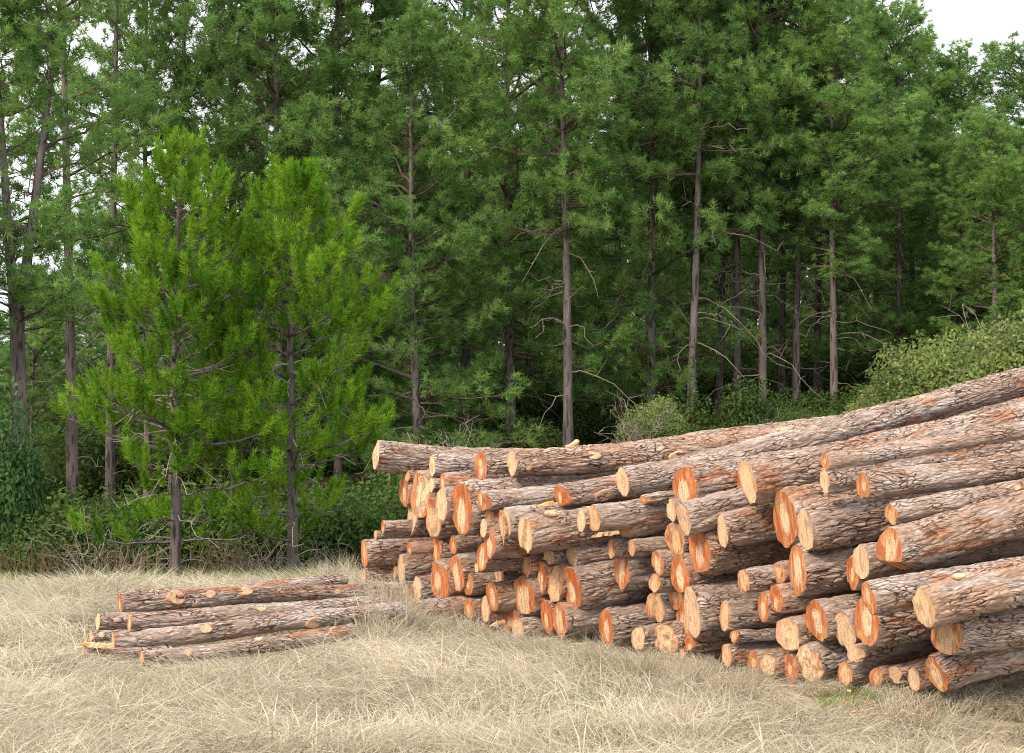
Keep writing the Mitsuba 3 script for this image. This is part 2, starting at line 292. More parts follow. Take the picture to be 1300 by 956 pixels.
def soil_color(p, n, uv):
    a, b = fbm(p.x * 1.3, p.y * 1.3, 0.0), noise(p.x * 22, p.y * 22, 3.0)
    straw = mix((0.24, 0.20, 0.13), (0.38, 0.335, 0.235), b)
    straw = mix(straw, (0.20, 0.22, 0.09), smoothstep(0.55, 0.75, a) * 0.6)
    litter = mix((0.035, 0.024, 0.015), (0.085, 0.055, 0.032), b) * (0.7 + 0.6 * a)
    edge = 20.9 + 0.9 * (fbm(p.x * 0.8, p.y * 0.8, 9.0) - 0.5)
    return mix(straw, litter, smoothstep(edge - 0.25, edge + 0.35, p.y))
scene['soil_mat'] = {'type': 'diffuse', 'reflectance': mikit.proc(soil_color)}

def leaf(lo, hi, scale, trans, name, tip=None, rough=0.55):
    def fn(p, n, uv):
        f = fbm(p.x * scale, p.y * scale, p.z * scale, 2)
        c = mix(lo, hi, dr.clip(0.55 * uv.x + 0.9 * (f - 0.5) + 0.22, 0, 1))
        if tip is not None:
            c = mix(c, tip, uv.y * 0.7)          # uv is one constant pair per tuft or leaf: some are fresher growth
        return c
    scene[name] = {'type': 'principledthin', 'base_color': mikit.proc(fn), 'roughness': rough, 'diff_trans': trans, 'spec_trans': 0.0, 'eta': 1.35}
leaf((0.062, 0.142, 0.042), (0.238, 0.410, 0.112), 0.35, 1.0, 'pine_needle_mat', tip=(0.31, 0.48, 0.15))
leaf((0.036, 0.120, 0.012), (0.185, 0.365, 0.028), 0.8, 0.8, 'young_needle_mat', tip=(0.29, 0.47, 0.05))
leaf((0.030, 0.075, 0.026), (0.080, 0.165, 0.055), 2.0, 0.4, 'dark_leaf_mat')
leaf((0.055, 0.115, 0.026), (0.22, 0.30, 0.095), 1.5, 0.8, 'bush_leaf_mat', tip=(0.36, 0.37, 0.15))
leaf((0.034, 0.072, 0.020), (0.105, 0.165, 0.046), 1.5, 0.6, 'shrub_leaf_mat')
leaf((0.25, 0.21, 0.135), (0.62, 0.565, 0.435), 1.2, 0.7, 'straw_mat', tip=(0.74, 0.70, 0.59), rough=0.7)
leaf((0.11, 0.17, 0.04), (0.27, 0.33, 0.11), 1.2, 0.8, 'green_grass_mat', rough=0.7)
leaf((0.09, 0.062, 0.036), (0.27, 0.20, 0.12), 1.2, 0.5, 'reed_mat', rough=0.7)

def pine_bark(p, n, uv):
    a, b = fbm(p.x * 9, p.y * 9, p.z * 2.2), fbm(p.x * 26, p.y * 26, p.z * 3.5)
    c = mix((0.098, 0.084, 0.080), (0.205, 0.178, 0.172), a)
    return mix(c, (0.045, 0.033, 0.028), smoothstep(0.52, 0.68, b) * 0.85)
scene['pine_bark_mat'] = {'type': 'diffuse', 'reflectance': mikit.proc(pine_bark)}
def grey_bark(p, n, uv):
    return mix((0.24, 0.20, 0.165), (0.46, 0.41, 0.36), fbm(p.x * 7, p.y * 7, p.z * 5))
scene['dead_wood_mat'] = {'type': 'diffuse', 'reflectance': mikit.proc(grey_bark)}
def twig_color(p, n, uv):
    return mix((0.12, 0.098, 0.085), (0.29, 0.25, 0.215), fbm(p.x * 3, p.y * 3, p.z * 3))
scene['twig_mat'] = {'type': 'diffuse', 'reflectance': mikit.proc(twig_color)}
scene['limb_mat'] = {'type': 'diffuse', 'reflectance': {'type': 'rgb', 'value': [0.13, 0.098, 0.08]}}
# ---------------------------------------------------------------- building the logs
def np_noise(x, y, z=0.0, seed=0):
    x, y, z = np.broadcast_arrays(x, y, z)
    return meshkit.noise(np.stack([x, y, z], -1), seed)

def np_plates(u, v, k):
    """bark plates for the mesh relief: soft cells stretched along the log"""
    wu = u + 0.05 * (np_noise(u * 12, v * 5, k) - 0.5); wv = v + 0.12 * (np_noise(u * 9, v * 4, k + 7.0) - 0.5)
    x, y = wu / 0.05, wv / 0.2
    f1, f2, who = np.full(x.shape, 9.0), np.full(x.shape, 9.0), np.zeros(x.shape)
    for a in (-1, 0, 1):
        for b in (-1, 0, 1):
            cx, cy = np.floor(x) + a, np.floor(y) + b
            px, py = hash2(cx + 31 * k, cy + 5), hash2(cx + 17, cy + 77 * k)
            d = np.hypot(cx + px - x, cy + py - y)
            f2 = np.where(d < f1, f1, np.minimum(f2, d)); who = np.where(d < f1, px, who); f1 = np.minimum(f1, d)
    return np.clip((f2 - f1) / 0.35, 0, 1), who

LOGINFO = []
CODE = {'o': 0, 'p': 1, 'O': 2, 't': 3, 'b': 4}
def frame(t):
    a = nrm(np.cross(t, [0, 0, 1.0])); b = np.cross(a, t)
    return a, b

def build_log(i, row, d, az, key, category, group):
    u, v, h, w, ty, sl, op, label = row
    vis = op.get('vis', 0)
    rng = np.random.default_rng(5000 + i)
    cen, s = log_axis(row, d, az, 40)
    L = s[-1]; R0 = h * d / (2 * F)
    # lengthwise stations: fine where it shows
    step = (0.034, 0.036, 0.045)[2 - vis] if vis else 0.045
    fine = {2: L, 1: min(L, 2.2), 0: min(L, 0.6)}[vis]
    st = np.concatenate([[0, 0.012, 0.03], np.arange(0.06, fine, step), np.linspace(fine, L, 8 if fine < L else 2)])
    nth = {2: 84, 1: 64, 0: 48}[vis]
    C = np.stack([np.interp(st, s, cen[:, j]) for j in range(3)], 1)
    rad = np.interp(st, s, log_radii(row, d, s, cen[:, 1]))
    t = nrm(np.gradient(C, axis=0) if len(st) > 2 else C[1:] - C[:-1])
    t = nrm(np.stack([np.convolve(np.pad(t[:, j], 2, 'edge'), np.ones(5) / 5, 'valid') for j in range(3)], 1))
    # the side that faces the camera gets more of the vertices; the seam lies at the back
    ph = np.linspace(-1, 1, nth + 1)
    th = math.pi * (0.55 * ph + 0.45 * ph ** 3)
    A, B = frame(t)                                        # A lies to the right of the axis seen from its end (towards the camera)
    amp = 0.045 + 0.02 * rng.random()
    lob = [(rng.uniform(-1, 1), rng.uniform(0, 6.28)) for _ in range(4)]
    def shape(th):
        return 1 + amp * sum(c * np.cos((q + 1) * th + f) / (1 + 0.5 * q) for q, (c, f) in enumerate(lob))
    TH = th[None, :]; ST = st[:, None]
    r = rad[:, None] * shape(TH)
    ua = TH * R0
    plates, who = np_plates(ua, np.broadcast_to(ST, (len(st), len(th))), i + 1)
    low = np_noise(np.cos(TH) * 1.2 + 3 * i, np.sin(TH) * 1.2, ST * 1.4) - 0.5
    mid = np_noise(np.cos(TH) * 3.1 + 3 * i, np.sin(TH) * 3.1, ST * 7.0, 3) - 0.5
    depth = min(0.016, R0 * 0.085)
    edge = np.clip((ST - 0.012) / 0.05, 0, 1)
    disp = 0.07 * R0 * low * 2 + 0.030 * R0 * 2 * mid + depth * (plates - 0.75) + depth * 0.6 * (who - 0.5)
    # torn bark: strips missing near the end
    torn = np.clip((np_noise(np.cos(TH) * 1.6, np.sin(TH) * 1.6, ST * 5 + 11 * i, 8) - 0.62) * 8, 0, 1) * np.exp(-ST / 0.5)
    disp = disp * edge - 0.016 * torn
    r = r + disp
    chip = 0.10 * np.clip((np_noise(np.cos(TH) * 2.3, np.sin(TH) * 2.3, 7.0 * i, 4) - 0.55) * 5, 0, 1)      # bark knocked off the rim here and there
    r[0] *= 0.965 - chip[0]; r[1] *= 0.985 - 0.7 * chip[0]; r[2] *= 1 - 0.3 * chip[0]
    # branch whorl swellings under the knots
    knots = []
    for (ku, kv, kr) in op.get('knots', []):
        best = None
        for j in range(0, len(st)):
            px = C[j] ; uu = px[0] / px[1] * F + CU
            if best is None or abs(uu - ku) < best[0]: best = (abs(uu - ku), j)
        j = best[1]
        vv = CV + (CAMZ - C[j][2]) / C[j][1] * F
        off = np.clip((vv - kv) / F * C[j][1] / rad[j], -0.9, 0.96)          # up the face of the log
        knots.append((j, math.asin(off), 0.85 * kr * C[j][1] / F))
    if vis and 'knots' not in op:
        for _ in range(rng.integers(1, 4) if vis == 2 else rng.integers(0, 2)):
            j = int(rng.integers(len(st) // 6, max(len(st) // 6 + 1, int(len(st) * 0.55))))
            knots.append((j, rng.uniform(0.0, 1.3), rng.uniform(0.018, 0.034)))
    for (j, an, kr) in knots:
        dd = ((TH - an) * rad[j]) ** 2 + (ST - st[j]) ** 2
        r = r + 0.35 * kr * np.exp(-dd / (1.6 * kr) ** 2)
    # the cut: oblique so that the end shows at its width in the photograph, with a step, a lip or a wedge where felling left one
    view = nrm(C[0] - np.array([0, 0, CAMZ]))
    ax2 = nrm(np.array([t[0, 0], t[0, 1], 0])); vw2 = nrm(np.array([view[0], view[1], 0]))
    now = math.degrees(math.acos(np.clip(ax2 @ vw2, -1, 1)))
    want = math.degrees(math.acos(np.clip(w / h, 0.05, 0.95)))
    skew = math.tan(math.radians(np.clip(now - want, -22, 24)))
    sk2 = rng.uniform(-0.10, 0.10)
    cut = op.get('cut')
    stepdir, stepoff, steph = rng.uniform(-0.5, 0.5), rng.uniform(-0.2, 0.25), rng.uniform(0.25, 0.5) * R0
    def cutplane(x, y):
        """how far the sawn face lies in along the axis, at x towards the camera and y up"""
        z = skew * x + sk2 * y
        q = x * math.cos(stepdir) + y * math.sin(stepdir)
        if cut == 'step': z = z + steph * 0.5 * (1 / (1 + np.exp(-(q - stepoff * R0) / (0.03 * R0)))) * 1.3
        elif cut == 'lip': z = z - 0.15 * R0 * np.clip((y - 0.25 * R0) / (0.7 * R0), 0, 1) ** 2 + 0.16 * R0 / (1 + np.exp(-(x - 0.2 * R0) / (0.04 * R0)))
        elif cut == 'wedge': z = z + np.where(y > -0.45 * R0, 0.12 * (y + 0.45 * R0), -1.3 * (y + 0.45 * R0))
        elif cut == 'chip': z = z + np.clip((x - 0.45 * R0) * 1.6, 0, 0.7 * R0) * np.clip(1.1 - y / R0, 0, 1)
        elif cut == 'rough': z = z + 0.22 * R0 * (np_noise(x / R0 * 5, y / R0 * 3, 1.0 * i) - 0.5) + 0.1 * R0 * (np_noise(x / R0 * 13, y / R0 * 6, 2.0 * i) - 0.5)
        return z + 0.05 * R0 * (np_noise(x / R0 * 6, y / R0 * 1.5, 3.0 * i) - 0.5) + 0.03 * R0 * (np_noise(x / R0 * 13, y / R0 * 3, 5.0 * i) - 0.5)
    X, Y = np.sin(math.pi / 2 - TH) * r, np.sin(TH) * r      # x towards the camera, y up
    fade = np.exp(-ST / 0.35)
    Zc = cutplane(X, Y) * fade
    # keep the stations in order behind a deep cut
    V = C[:, None, :] + X[..., None] * A[:, None, :] + Y[..., None] * B[:, None, :] + Zc[..., None] * t[:, None, :]
    n1, n2 = len(st), nth + 1
    ii, jj = np.meshgrid(np.arange(n1 - 1), np.arange(nth), indexing='ij')
    q = np.stack([ii * n2 + jj, ii * n2 + jj + 1, (ii + 1) * n2 + jj + 1, (ii + 1) * n2 + jj], -1).reshape(-1, 4)
    uvb = np.stack([np.broadcast_to(ua, (n1, n2)).ravel() + 50 * (i + 1), np.broadcast_to(ST, (n1, n2)).ravel() + 0.37 * i], 1)
    tag(key, label, category, group)
    F3 = np.vstack([q[:, [0, 2, 1]], q[:, [0, 3, 2]]])
    part(key, 'bark', mikit.ply((V.reshape(-1, 3), F3), 'bark_mat', smooth=True, uv=uvb))
    # sawn end
    nr = 14 if vis or h > 30 else 8
    fr = np.linspace(0, 1, nr) ** 0.9
    the = th[:-1]
    er = (r[0, :-1])[None, :] * fr[1:, None]
    ex, ey = np.cos(the)[None] * er, np.sin(the)[None] * er
    ez = cutplane(ex, ey)
    E = C[0] + ex[..., None] * A[0] + ey[..., None] * B[0] + ez[..., None] * t[0]
    E = np.vstack([(C[0] + cutplane(np.zeros(1), np.zeros(1))[0] * t[0])[None], E.reshape(-1, 3)])
    ne = nth
    f = [np.stack([np.zeros(ne, int), 1 + np.arange(ne), 1 + (np.arange(ne) + 1) % ne], 1)]
    for a in range(nr - 2):
        o = 1 + a * ne; j0 = np.arange(ne); j1 = (j0 + 1) % ne
        f += [np.stack([o + j0, o + ne + j0, o + ne + j1], 1), np.stack([o + j0, o + ne + j1, o + j1], 1)]
    f = np.vstack(f)
    nn = np.cross(E[f[0, 1]] - E[f[0, 0]], E[f[0, 2]] - E[f[0, 0]])
    if nn @ t[0] > 0: f = f[:, ::-1]
    uve = np.vstack([[0, 0], np.stack([(ex / R0), (ey / R0)], -1).reshape(-1, 2)]) + [10 * (i + 1), 10 * CODE[ty]]
    part(key, 'cut_end', mikit.ply((E, f), 'cut_mat', smooth=bool(cut not in ('step', 'wedge', 'chip', 'lip')), uv=uve))
    # far end, so that it is a closed log from the side
    far = np.vstack([C[-1][None], V[-1, :-1]])
    ff = np.stack([np.zeros(nth, int), 1 + (np.arange(nth) + 1) % nth, 1 + np.arange(nth)], 1)
    nn = np.cross(far[ff[0, 1]] - far[0], far[ff[0, 2]] - far[0])
    if nn @ t[-1] < 0: ff = ff[:, ::-1]
    uvf = np.vstack([[0, 0], np.stack([np.cos(the), np.sin(the)], 1)]) + [10 * (i + 1), 10 * CODE[ty]]
    part(key, 'cut_end', mikit.ply((far, ff), 'cut_mat', uv=uvf))
    # sawn knots
    for (j, an, kr) in knots:
        jn = int(np.argmin(abs(th - an)))
        base = V[j, jn]; nd = nrm(math.cos(an) * A[j] + math.sin(an) * B[j])
        tilt = rng.uniform(-0.25, 0.25)
        kd = nrm(nd + tilt * t[j]); base = base - nd * (0.16 * kr * kr / rad[j]); ka = nrm(t[j] - (t[j] @ kd) * kd); kb = np.cross(kd, ka)
        m = 18; an2 = np.arange(m) * 2 * math.pi / m
        wob = 1 + 0.12 * np.cos(2 * an2 + rng.uniform(0, 6)) + 0.06 * np.cos(3 * an2 + rng.uniform(0, 6))
        rings = []
        for (rr, zz) in ((1.2, -0.9), (1.04, -0.15), (0.98, 0.04), (0.9, 0.07), (0.5, 0.08)):
            rings.append(base + kr * zz * kd + kr * rr * (wob * np.cos(an2))[:, None] * ka * 1.45 + kr * rr * (wob * np.sin(an2))[:, None] * kb * 0.85)
        K = np.vstack(rings + [(base + kr * 0.08 * kd)[None]])
        kf = []
        for a in range(4):
            j0 = np.arange(m); j1 = (j0 + 1) % m
            kf += [np.stack([a * m + j0, a * m + j1, (a + 1) * m + j1], 1), np.stack([a * m + j0, (a + 1) * m + j1, (a + 1) * m + j0], 1)]
        kf.append(np.stack([4 * m + np.arange(m), 4 * m + (np.arange(m) + 1) % m, np.full(m, 5 * m)], 1))
        kuv = np.vstack([np.stack([rr * np.cos(an2), rr * np.sin(an2)], 1) for rr in (1.25, 0.93, 0.92, 0.88, 0.5)] + [[[0, 0]]]) + [10 * (300 + 7 * i + j), 10]
        part(key, 'knot', mikit.ply((K, np.vstack(kf)), 'cut_mat', smooth=30 if False else True, uv=kuv))
    LOGINFO.append(dict(key=key, C=C, r=rad, st=st, V=V, t=t, A=A, B=B))

for i, row in enumerate(LOGS):
    build_log(i, row, DEPTH[i], log_az(i, row), numbered('pine_log'), 'log', 'felled logs in the big pile')
for i, row in enumerate(STACK):
    build_log(NBIG + i, row, row[6]['d'], log_az(NBIG + i, row), numbered('pine_log'), 'log', 'thin logs in the low stack')
# ---------------------------------------------------------------- ground: one sheet through the feet of the logs and trees
CTRL = [P(*a) for a in [(0, 942, 11.8), (300, 942, 12.0), (650, 945, 12.0), (0, 870, 13.9), (330, 872, 14.0), (650, 866, 14.4), (0, 806, 16.4), (100, 860, 14.5), (200, 864, 14.4), (300, 862, 14.4), (420, 850, 14.5), (150, 850, 15.3), (300, 840, 15.5),
        (60, 772, 18.4), (0, 745, 21.0), (222, 738, 21.5), (370, 733, 22.0), (100, 742, 21.5), (300, 737, 21.5), (440, 737, 21.0), (480, 738, 22.0), (470, 757, 18.6),
        (0, 740, 24.0), (110, 738, 24.0), (222, 736, 24.5), (330, 734, 24.5), (430, 732, 24.5), (0, 738, 28.0), (110, 738, 28.0), (220, 736, 28.0), (330, 734, 28.0), (430, 728, 28.0), (520, 700, 28.0), (640, 640, 30.0), (0, 736, 34.0), (150, 736, 34.0), (300, 732, 34.0), (430, 715, 35.0), (540, 660, 36.0), (720, 575, 38.0), (880, 545, 40.0), (1060, 520, 42.0), (1200, 500, 44.0),
        (1110, 520, 25.0), (1250, 478, 25.0), (1000, 566, 28.0), (1000, 590, 24.0), (1060, 566, 25.0), (860, 580, 30.0), (650, 660, 24.0), (850, 640, 22.0), (1050, 600, 20.0), (1300, 560, 19.0), (1290, 700, 15.0), (1400, 640, 16.0),
        (0, 690, 55.0), (400, 640, 58.0), (800, 530, 60.0), (1200, 478, 60.0), (0, 580, 90.0), (650, 520, 90.0), (1300, 470, 90.0)]]
CTRL += [np.array([(u - CU) / F * d, d, z]) for u, d, z in [(760, 14.6, -.33), (850, 13.9, -.36), (950, 13.2, -.40), (1050, 12.8, -.42), (1150, 12.3, -.44), (1250, 11.8, -.44), (1350, 11.4, -.4), (900, 11.8, -.36), (1150, 11.2, -.42), (1000, 12.4, -.4)]]
CTRL += [np.array(a, float) for a in [(-8, 12, -0.3), (-12, 24, -1.0), (8, 8, 0.3), (0, 4, 0.0), (-6, 4, 0.0), (6, 2, 0.2), (12, 20, 3.0), (14, 34, 3.0), (-18, 40, -1.6), (0, -20, 0.3), (-40, 0, -0.5), (40, 10, 4.5), (-60, 60, -2.0), (60, 60, 4.0), (0, 150, -0.5)]]
BASE = [i for i, r in enumerate(LOGS) if r[0] < 1180 and not any(abs(q[0] - r[0]) < 45 and q[1] > r[1] + 14 for q in LOGS)]
for i in BASE: CTRL.append(P(LOGS[i][0], LOGS[i][1] + 0.5 * LOGS[i][2] + 9, DEPTH[i]))
CTRL = np.array(CTRL)
def ground_z(x, y):
    x, y = np.broadcast_arrays(np.asarray(x, float), np.asarray(y, float))
    d2 = (x[..., None] - CTRL[:, 0]) ** 2 + (y[..., None] - CTRL[:, 1]) ** 2
    w = 1 / (d2 + 0.35) ** 1.9
    z = (w * CTRL[:, 2]).sum(-1) / w.sum(-1)
    return z + 0.05 * (meshkit.noise(np.stack([x * 0.9, y * 0.9, 0 * x], -1)) - 0.5)
gx = np.concatenate([[-900, -400, -180, -90, -50], np.linspace(-30, -10, 21)[:-1], np.linspace(-10, 12, 111), np.linspace(12, 34, 23)[1:], [50, 90, 180, 400, 900]])
gy = np.concatenate([[-900, -300, -90, -40, -15, -5], np.linspace(0, 9, 10)[:-1], np.linspace(9, 27, 121), np.linspace(27, 80, 60)[1:], [100, 140, 220, 400, 900]])
GX, GY = np.meshgrid(gx, gy)
GZ = ground_z(GX, GY)
nx = len(gx)
ii, jj = np.meshgrid(np.arange(len(gy) - 1), np.arange(nx - 1), indexing='ij')
gq = np.stack([ii * nx + jj, ii * nx + jj + 1, (ii + 1) * nx + jj + 1, (ii + 1) * nx + jj], -1).reshape(-1, 4)
scene['ground'] = mikit.ply((np.stack([GX, GY, GZ], -1).reshape(-1, 3), gq), 'soil_mat', smooth=True)
tag('ground', 'sloping clearing of straw-coloured soil rising to the right', kind='structure')
# ---------------------------------------------------------------- vegetation helpers
def tubes(lines, sides=4):
    Vs, Fs, at = [], [], 0
    ang = np.arange(sides) * 2 * math.pi / sides
    for p, r in lines:
        p = np.asarray(p, float); n = len(p)
        t = nrm(np.gradient(p, axis=0))
        ref = np.array([0, 0, 1.0]) if abs(t[0, 2]) < 0.8 else np.array([1.0, 0.2, 0])
        a = nrm(np.cross(t, ref)); b = np.cross(t, a)
        r = np.broadcast_to(r, n)[:, None, None]
        Vs.append((p[:, None] + r * (np.cos(ang)[None, :, None] * a[:, None] + np.sin(ang)[None, :, None] * b[:, None])).reshape(-1, 3))
        i, j = np.meshgrid(np.arange(n - 1), np.arange(sides), indexing='ij')
        q = np.stack([i * sides + j, i * sides + (j + 1) % sides, (i + 1) * sides + (j + 1) % sides, (i + 1) * sides + j], -1).reshape(-1, 4)
        Fs.append(np.vstack([q[:, [0, 1, 2]], q[:, [0, 2, 3]]]) + at); at += n * sides
    return np.vstack(Vs), np.vstack(Fs)

def rand_dir(rng, n):
    return nrm(rng.normal(size=(n, 3)))

def tufts(pos, dirs, m, shoot, length, width, ang, rng, clump=None):
    """needle bunches: m single-triangle needles round a short shoot at each position"""
    n = len(pos)
    d = np.repeat(nrm(dirs), m, 0); p = np.repeat(pos, m, 0)
    along = rng.random(n * m)
    side = nrm(np.cross(d, rand_dir(rng, n * m)))
    a = ang * (1 - 0.55 * along) + rng.normal(0, 0.16, n * m)
    nd = d * np.cos(a)[:, None] + side * np.sin(a)[:, None]
    base = p + d * (along * shoot)[:, None]
    ln = length * rng.uniform(0.75, 1.1, n * m)
    wv = nrm(np.cross(nd, rand_dir(rng, n * m))) * (width * 0.5)
    tip = base + nd * ln[:, None] - np.array([0, 0, 0.10]) * ln[:, None]
    V = np.stack([base - wv, base + wv, tip], 1).reshape(-1, 3)
    cid = np.arange(n) if clump is None else np.asarray(clump)
    ra, rb = rng.random(cid.max() + 1)[cid], rng.random(cid.max() + 1)[cid]          # alike within one clump of needles
    uv = np.stack([np.repeat(np.clip(ra + rng.normal(0, 0.12, n), 0, 1), m), np.repeat(rb ** 2.5, m)], 1)
    return V, np.arange(len(V)).reshape(-1, 3), np.repeat(uv, 3, 0)

def leaves(pos, nrmls, length, width, rng):
    n = len(pos)
    d = nrm(np.cross(nrmls, rand_dir(rng, n))); s = np.cross(nrmls, d)
    ln = (length * rng.uniform(0.6, 1.2, n))[:, None]; wd = (width * rng.uniform(0.6, 1.2, n))[:, None] * 0.5
    V = np.stack([pos, pos + d * ln * 0.5 + s * wd, pos + d * ln, pos + d * ln * 0.5 - s * wd], 1).reshape(-1, 3)
    q = np.arange(4 * n).reshape(-1, 4)
    uv = np.repeat(np.stack([rng.random(n), rng.random(n) ** 2], 1), 4, 0)
    return V, np.vstack([q[:, :3], q[:, [0, 2, 3]]]), uv

# ---------------------------------------------------------------- tall forest pines: a few grown trees, placed again and again
def grow_pine(seed, H, cb, spread, fork=None, density=1.0, r0=0.15, lowdead=13):
    rng = np.random.default_rng(seed)
    def stem(base, top, rb, rt, sway):
        n = 15; f = np.linspace(0, 1, n)[:, None]
        p = base + (top - base) * f
        p[:, 0] += sway * np.sin(f[:, 0] * rng.uniform(2, 4) + rng.uniform(0, 3)) * f[:, 0]; p[:, 1] += sway * np.sin(f[:, 0] * rng.uniform(2, 4)) * f[:, 0]
        return p, rb + (rt - rb) * f[:, 0]
    stems = []
    if fork:
        a = stem(np.zeros(3), np.array([0, 0, fork]), r0 * 1.15, r0 * 0.9, 0.05)
        stems += [a, stem(a[0][-1] - [0, 0, 0.3], np.array([-0.75, 0.2, H]), r0 * 0.72, 0.015, 0.12), stem(a[0][-1] - [0, 0, 0.3], np.array([0.8, -0.1, H * 0.97]), r0 * 0.75, 0.015, 0.12)]
    else:
        stems.append(stem(np.zeros(3), np.array([0, 0, H]), r0, 0.012, 0.16))
    stems[0][1][0] *= 1.35; stems[0][0][0, 2] -= 0.4
    limbs, tp, td, dead, cl = [], [], [], [], []
    for p, r in (stems if not fork else stems[1:]):
        zs = p[:, 2]
        at = lambda z: np.array([np.interp(z, zs, p[:, k]) for k in range(3)])
        z = max(cb * H, zs[0] + 0.3)
        while z < H - 0.15:
            t = (z - cb * H) / (H - cb * H)
            for _ in range(rng.integers(3, 6)):
                if rng.random() > density: continue
                prof = (0.62 + 0.55 * math.sin(min(1, t * 1.9) * math.pi / 2)) * (1 - t) ** 0.62 + 0.10
                L = spread * prof * rng.uniform(0.45, 1.15)
                az = rng.uniform(0, 2 * math.pi); el = math.radians(8 + 42 * t + rng.uniform(-14, 14))
                h = np.array([math.cos(az), math.sin(az), 0])
                f = np.linspace(0, 1, 6)
                q = at(z + rng.uniform(-0.1, 0.1)) + h * (L * f * math.cos(el))[:, None]
                q[:, 2] += L * (math.sin(el) * f - 0.30 * (1 - t) * f ** 2 + 0.24 * f ** 3)
                q[1:] += rng.normal(0, 0.05 * L / 2, (5, 3))
                limbs.append((q, np.linspace(0.012 + 0.011 * L, 0.006, 6)))
                nb = int(3 + 3.4 * L)
                for k in range(nb):
                    s = 0.14 + 0.86 * (k + rng.random()) / nb
                    b0 = np.array([np.interp(s, f, q[:, c]) for c in range(3)])
                    sd = nrm(np.cross(h, [0, 0, 1.0])) * rng.choice([-1, 1])
                    bd = nrm(h * rng.uniform(0.35, 0.9) + sd * rng.uniform(0.3, 1.0) + np.array([0, 0, rng.uniform(-0.1, 0.65)]))
                    bl = (0.16 + 0.24 * L * (1.15 - s)) * rng.uniform(0.6, 1.3)
                    tipb = b0 + bd * bl
                    limbs.append((np.array([b0, b0 + bd * bl * 0.55 + [0, 0, -0.02], tipb]), np.array([0.008, 0.006, 0.004])))
                    up = nrm(bd + np.array([0, 0, 0.7]))
                    tp.append(tipb); td.append(up); cl.append(len(limbs))
                    for e in range(rng.integers(3, 7)):               # each twig ends in a pom of several needle bunches
                        tp.append(tipb + rng.normal(0, 0.10, 3) - bd * 0.05); td.append(nrm(up + rng.normal(0, 0.5, 3))); cl.append(len(limbs))
                tp.append(q[-1]); td.append(nrm(q[-1] - q[-2] + [0, 0, 0.1])); cl.append(len(limbs))
            for _ in range(rng.integers(4, 7)):                       # short leafy sprigs close to the stem
                az = rng.uniform(0, 6.28); L = rng.uniform(0.3, 0.85); b0 = at(z + rng.uniform(-0.2, 0.2))
                e = b0 + np.array([math.cos(az) * L, math.sin(az) * L, L * rng.uniform(0.1, 0.7)])
                limbs.append((np.array([b0, (b0 + e) / 2 - [0, 0, 0.04], e]), np.array([0.012, 0.008, 0.004])))
                for q in range(3):
                    tp.append(e + rng.normal(0, 0.12, 3)); td.append(nrm(e - b0 + [0, 0, 0.3] + rng.normal(0, 0.35, 3))); cl.append(len(limbs))
            z += rng.uniform(0.30, 0.60)
    p, r = stems[0]
    for _ in range(lowdead):                                   # dead lower branches
        z = rng.uniform(0.10, max(0.30, cb + 0.12)) * H if not fork else rng.uniform(0.1, 0.5) * H
        b0 = np.array([np.interp(z, p[:, 2], p[:, k]) for k in range(3)])
        az = rng.uniform(0, 6.28); h = np.array([math.cos(az), math.sin(az), 0]); L = rng.uniform(0.4, 1.9)
        f = np.linspace(0, 1, 6)
        q = b0 + h * (L * f)[:, None]; q[:, 2] += L * (rng.uniform(-0.1, 0.45) * f - rng.uniform(0.2, 0.8) * f ** 2); q[1:] += rng.normal(0, 0.05, (5, 3))
        dead.append((q, np.linspace(0.017, 0.005, 6)))
        for _ in range(rng.integers(1, 5)):
            k = rng.integers(2, 6); e = nrm(h + rng.normal(0, 0.7, 3)) * rng.uniform(0.15, 0.5)
            dead.append((np.array([q[k], q[k] + e * 0.6 + rng.normal(0, 0.03, 3), q[k] + e]), np.array([0.008, 0.006, 0.003])))
    tp, td = np.array(tp), np.array(td)
    return dict(trunk=tubes(stems, 9), limbs=tubes(limbs, 3), dead=tubes(dead, 4), crown=tufts(tp, td, 22, 0.10, 0.175, 0.0185, 1.2, rng, cl), H=H)

KINDS = {
 'fork': dict(seed=11, H=12.5, cb=0.28, spread=2.3, fork=4.6, density=0.52, r0=0.14),
 'bare': dict(seed=12, H=13.5, cb=0.36, spread=2.3, density=0.52, r0=0.13),
 'full': dict(seed=13, H=13.0, cb=0.16, spread=3.1, density=0.92, r0=0.12),
 'tall': dict(seed=14, H=14.0, cb=0.24, spread=2.7, density=0.85, r0=0.115),
 'high': dict(seed=15, H=13.0, cb=0.36, spread=2.9, density=0.92, r0=0.115, lowdead=20),
 'lean': dict(seed=16, H=12.5, cb=0.46, spread=2.0, density=0.8, r0=0.10, lowdead=18),
 'low':  dict(seed=17, H=11.0, cb=0.07, spread=3.0, density=0.85, r0=0.12),
}
PINES = {}
for kn, kw in KINDS.items():
    g = grow_pine(**kw); PINES[kn] = g
    for pn, mat in (('trunk', 'pine_bark_mat'), ('limbs', 'limb_mat'), ('dead', 'twig_mat')):
        scene[f'{kn}_pine_{pn}_shape'] = {'type': 'shapegroup', 'wood': mikit.ply(g[pn], mat, smooth=pn == 'trunk')}
    scene[f'{kn}_pine_crown_shape'] = {'type': 'shapegroup', 'needles': mikit.ply(g['crown'][:2], 'pine_needle_mat', uv=g['crown'][2])}
def inst(group, tw):
    return {'type': 'instance', 'sg': {'type': 'ref', 'id': group}, 'to_world': tw}
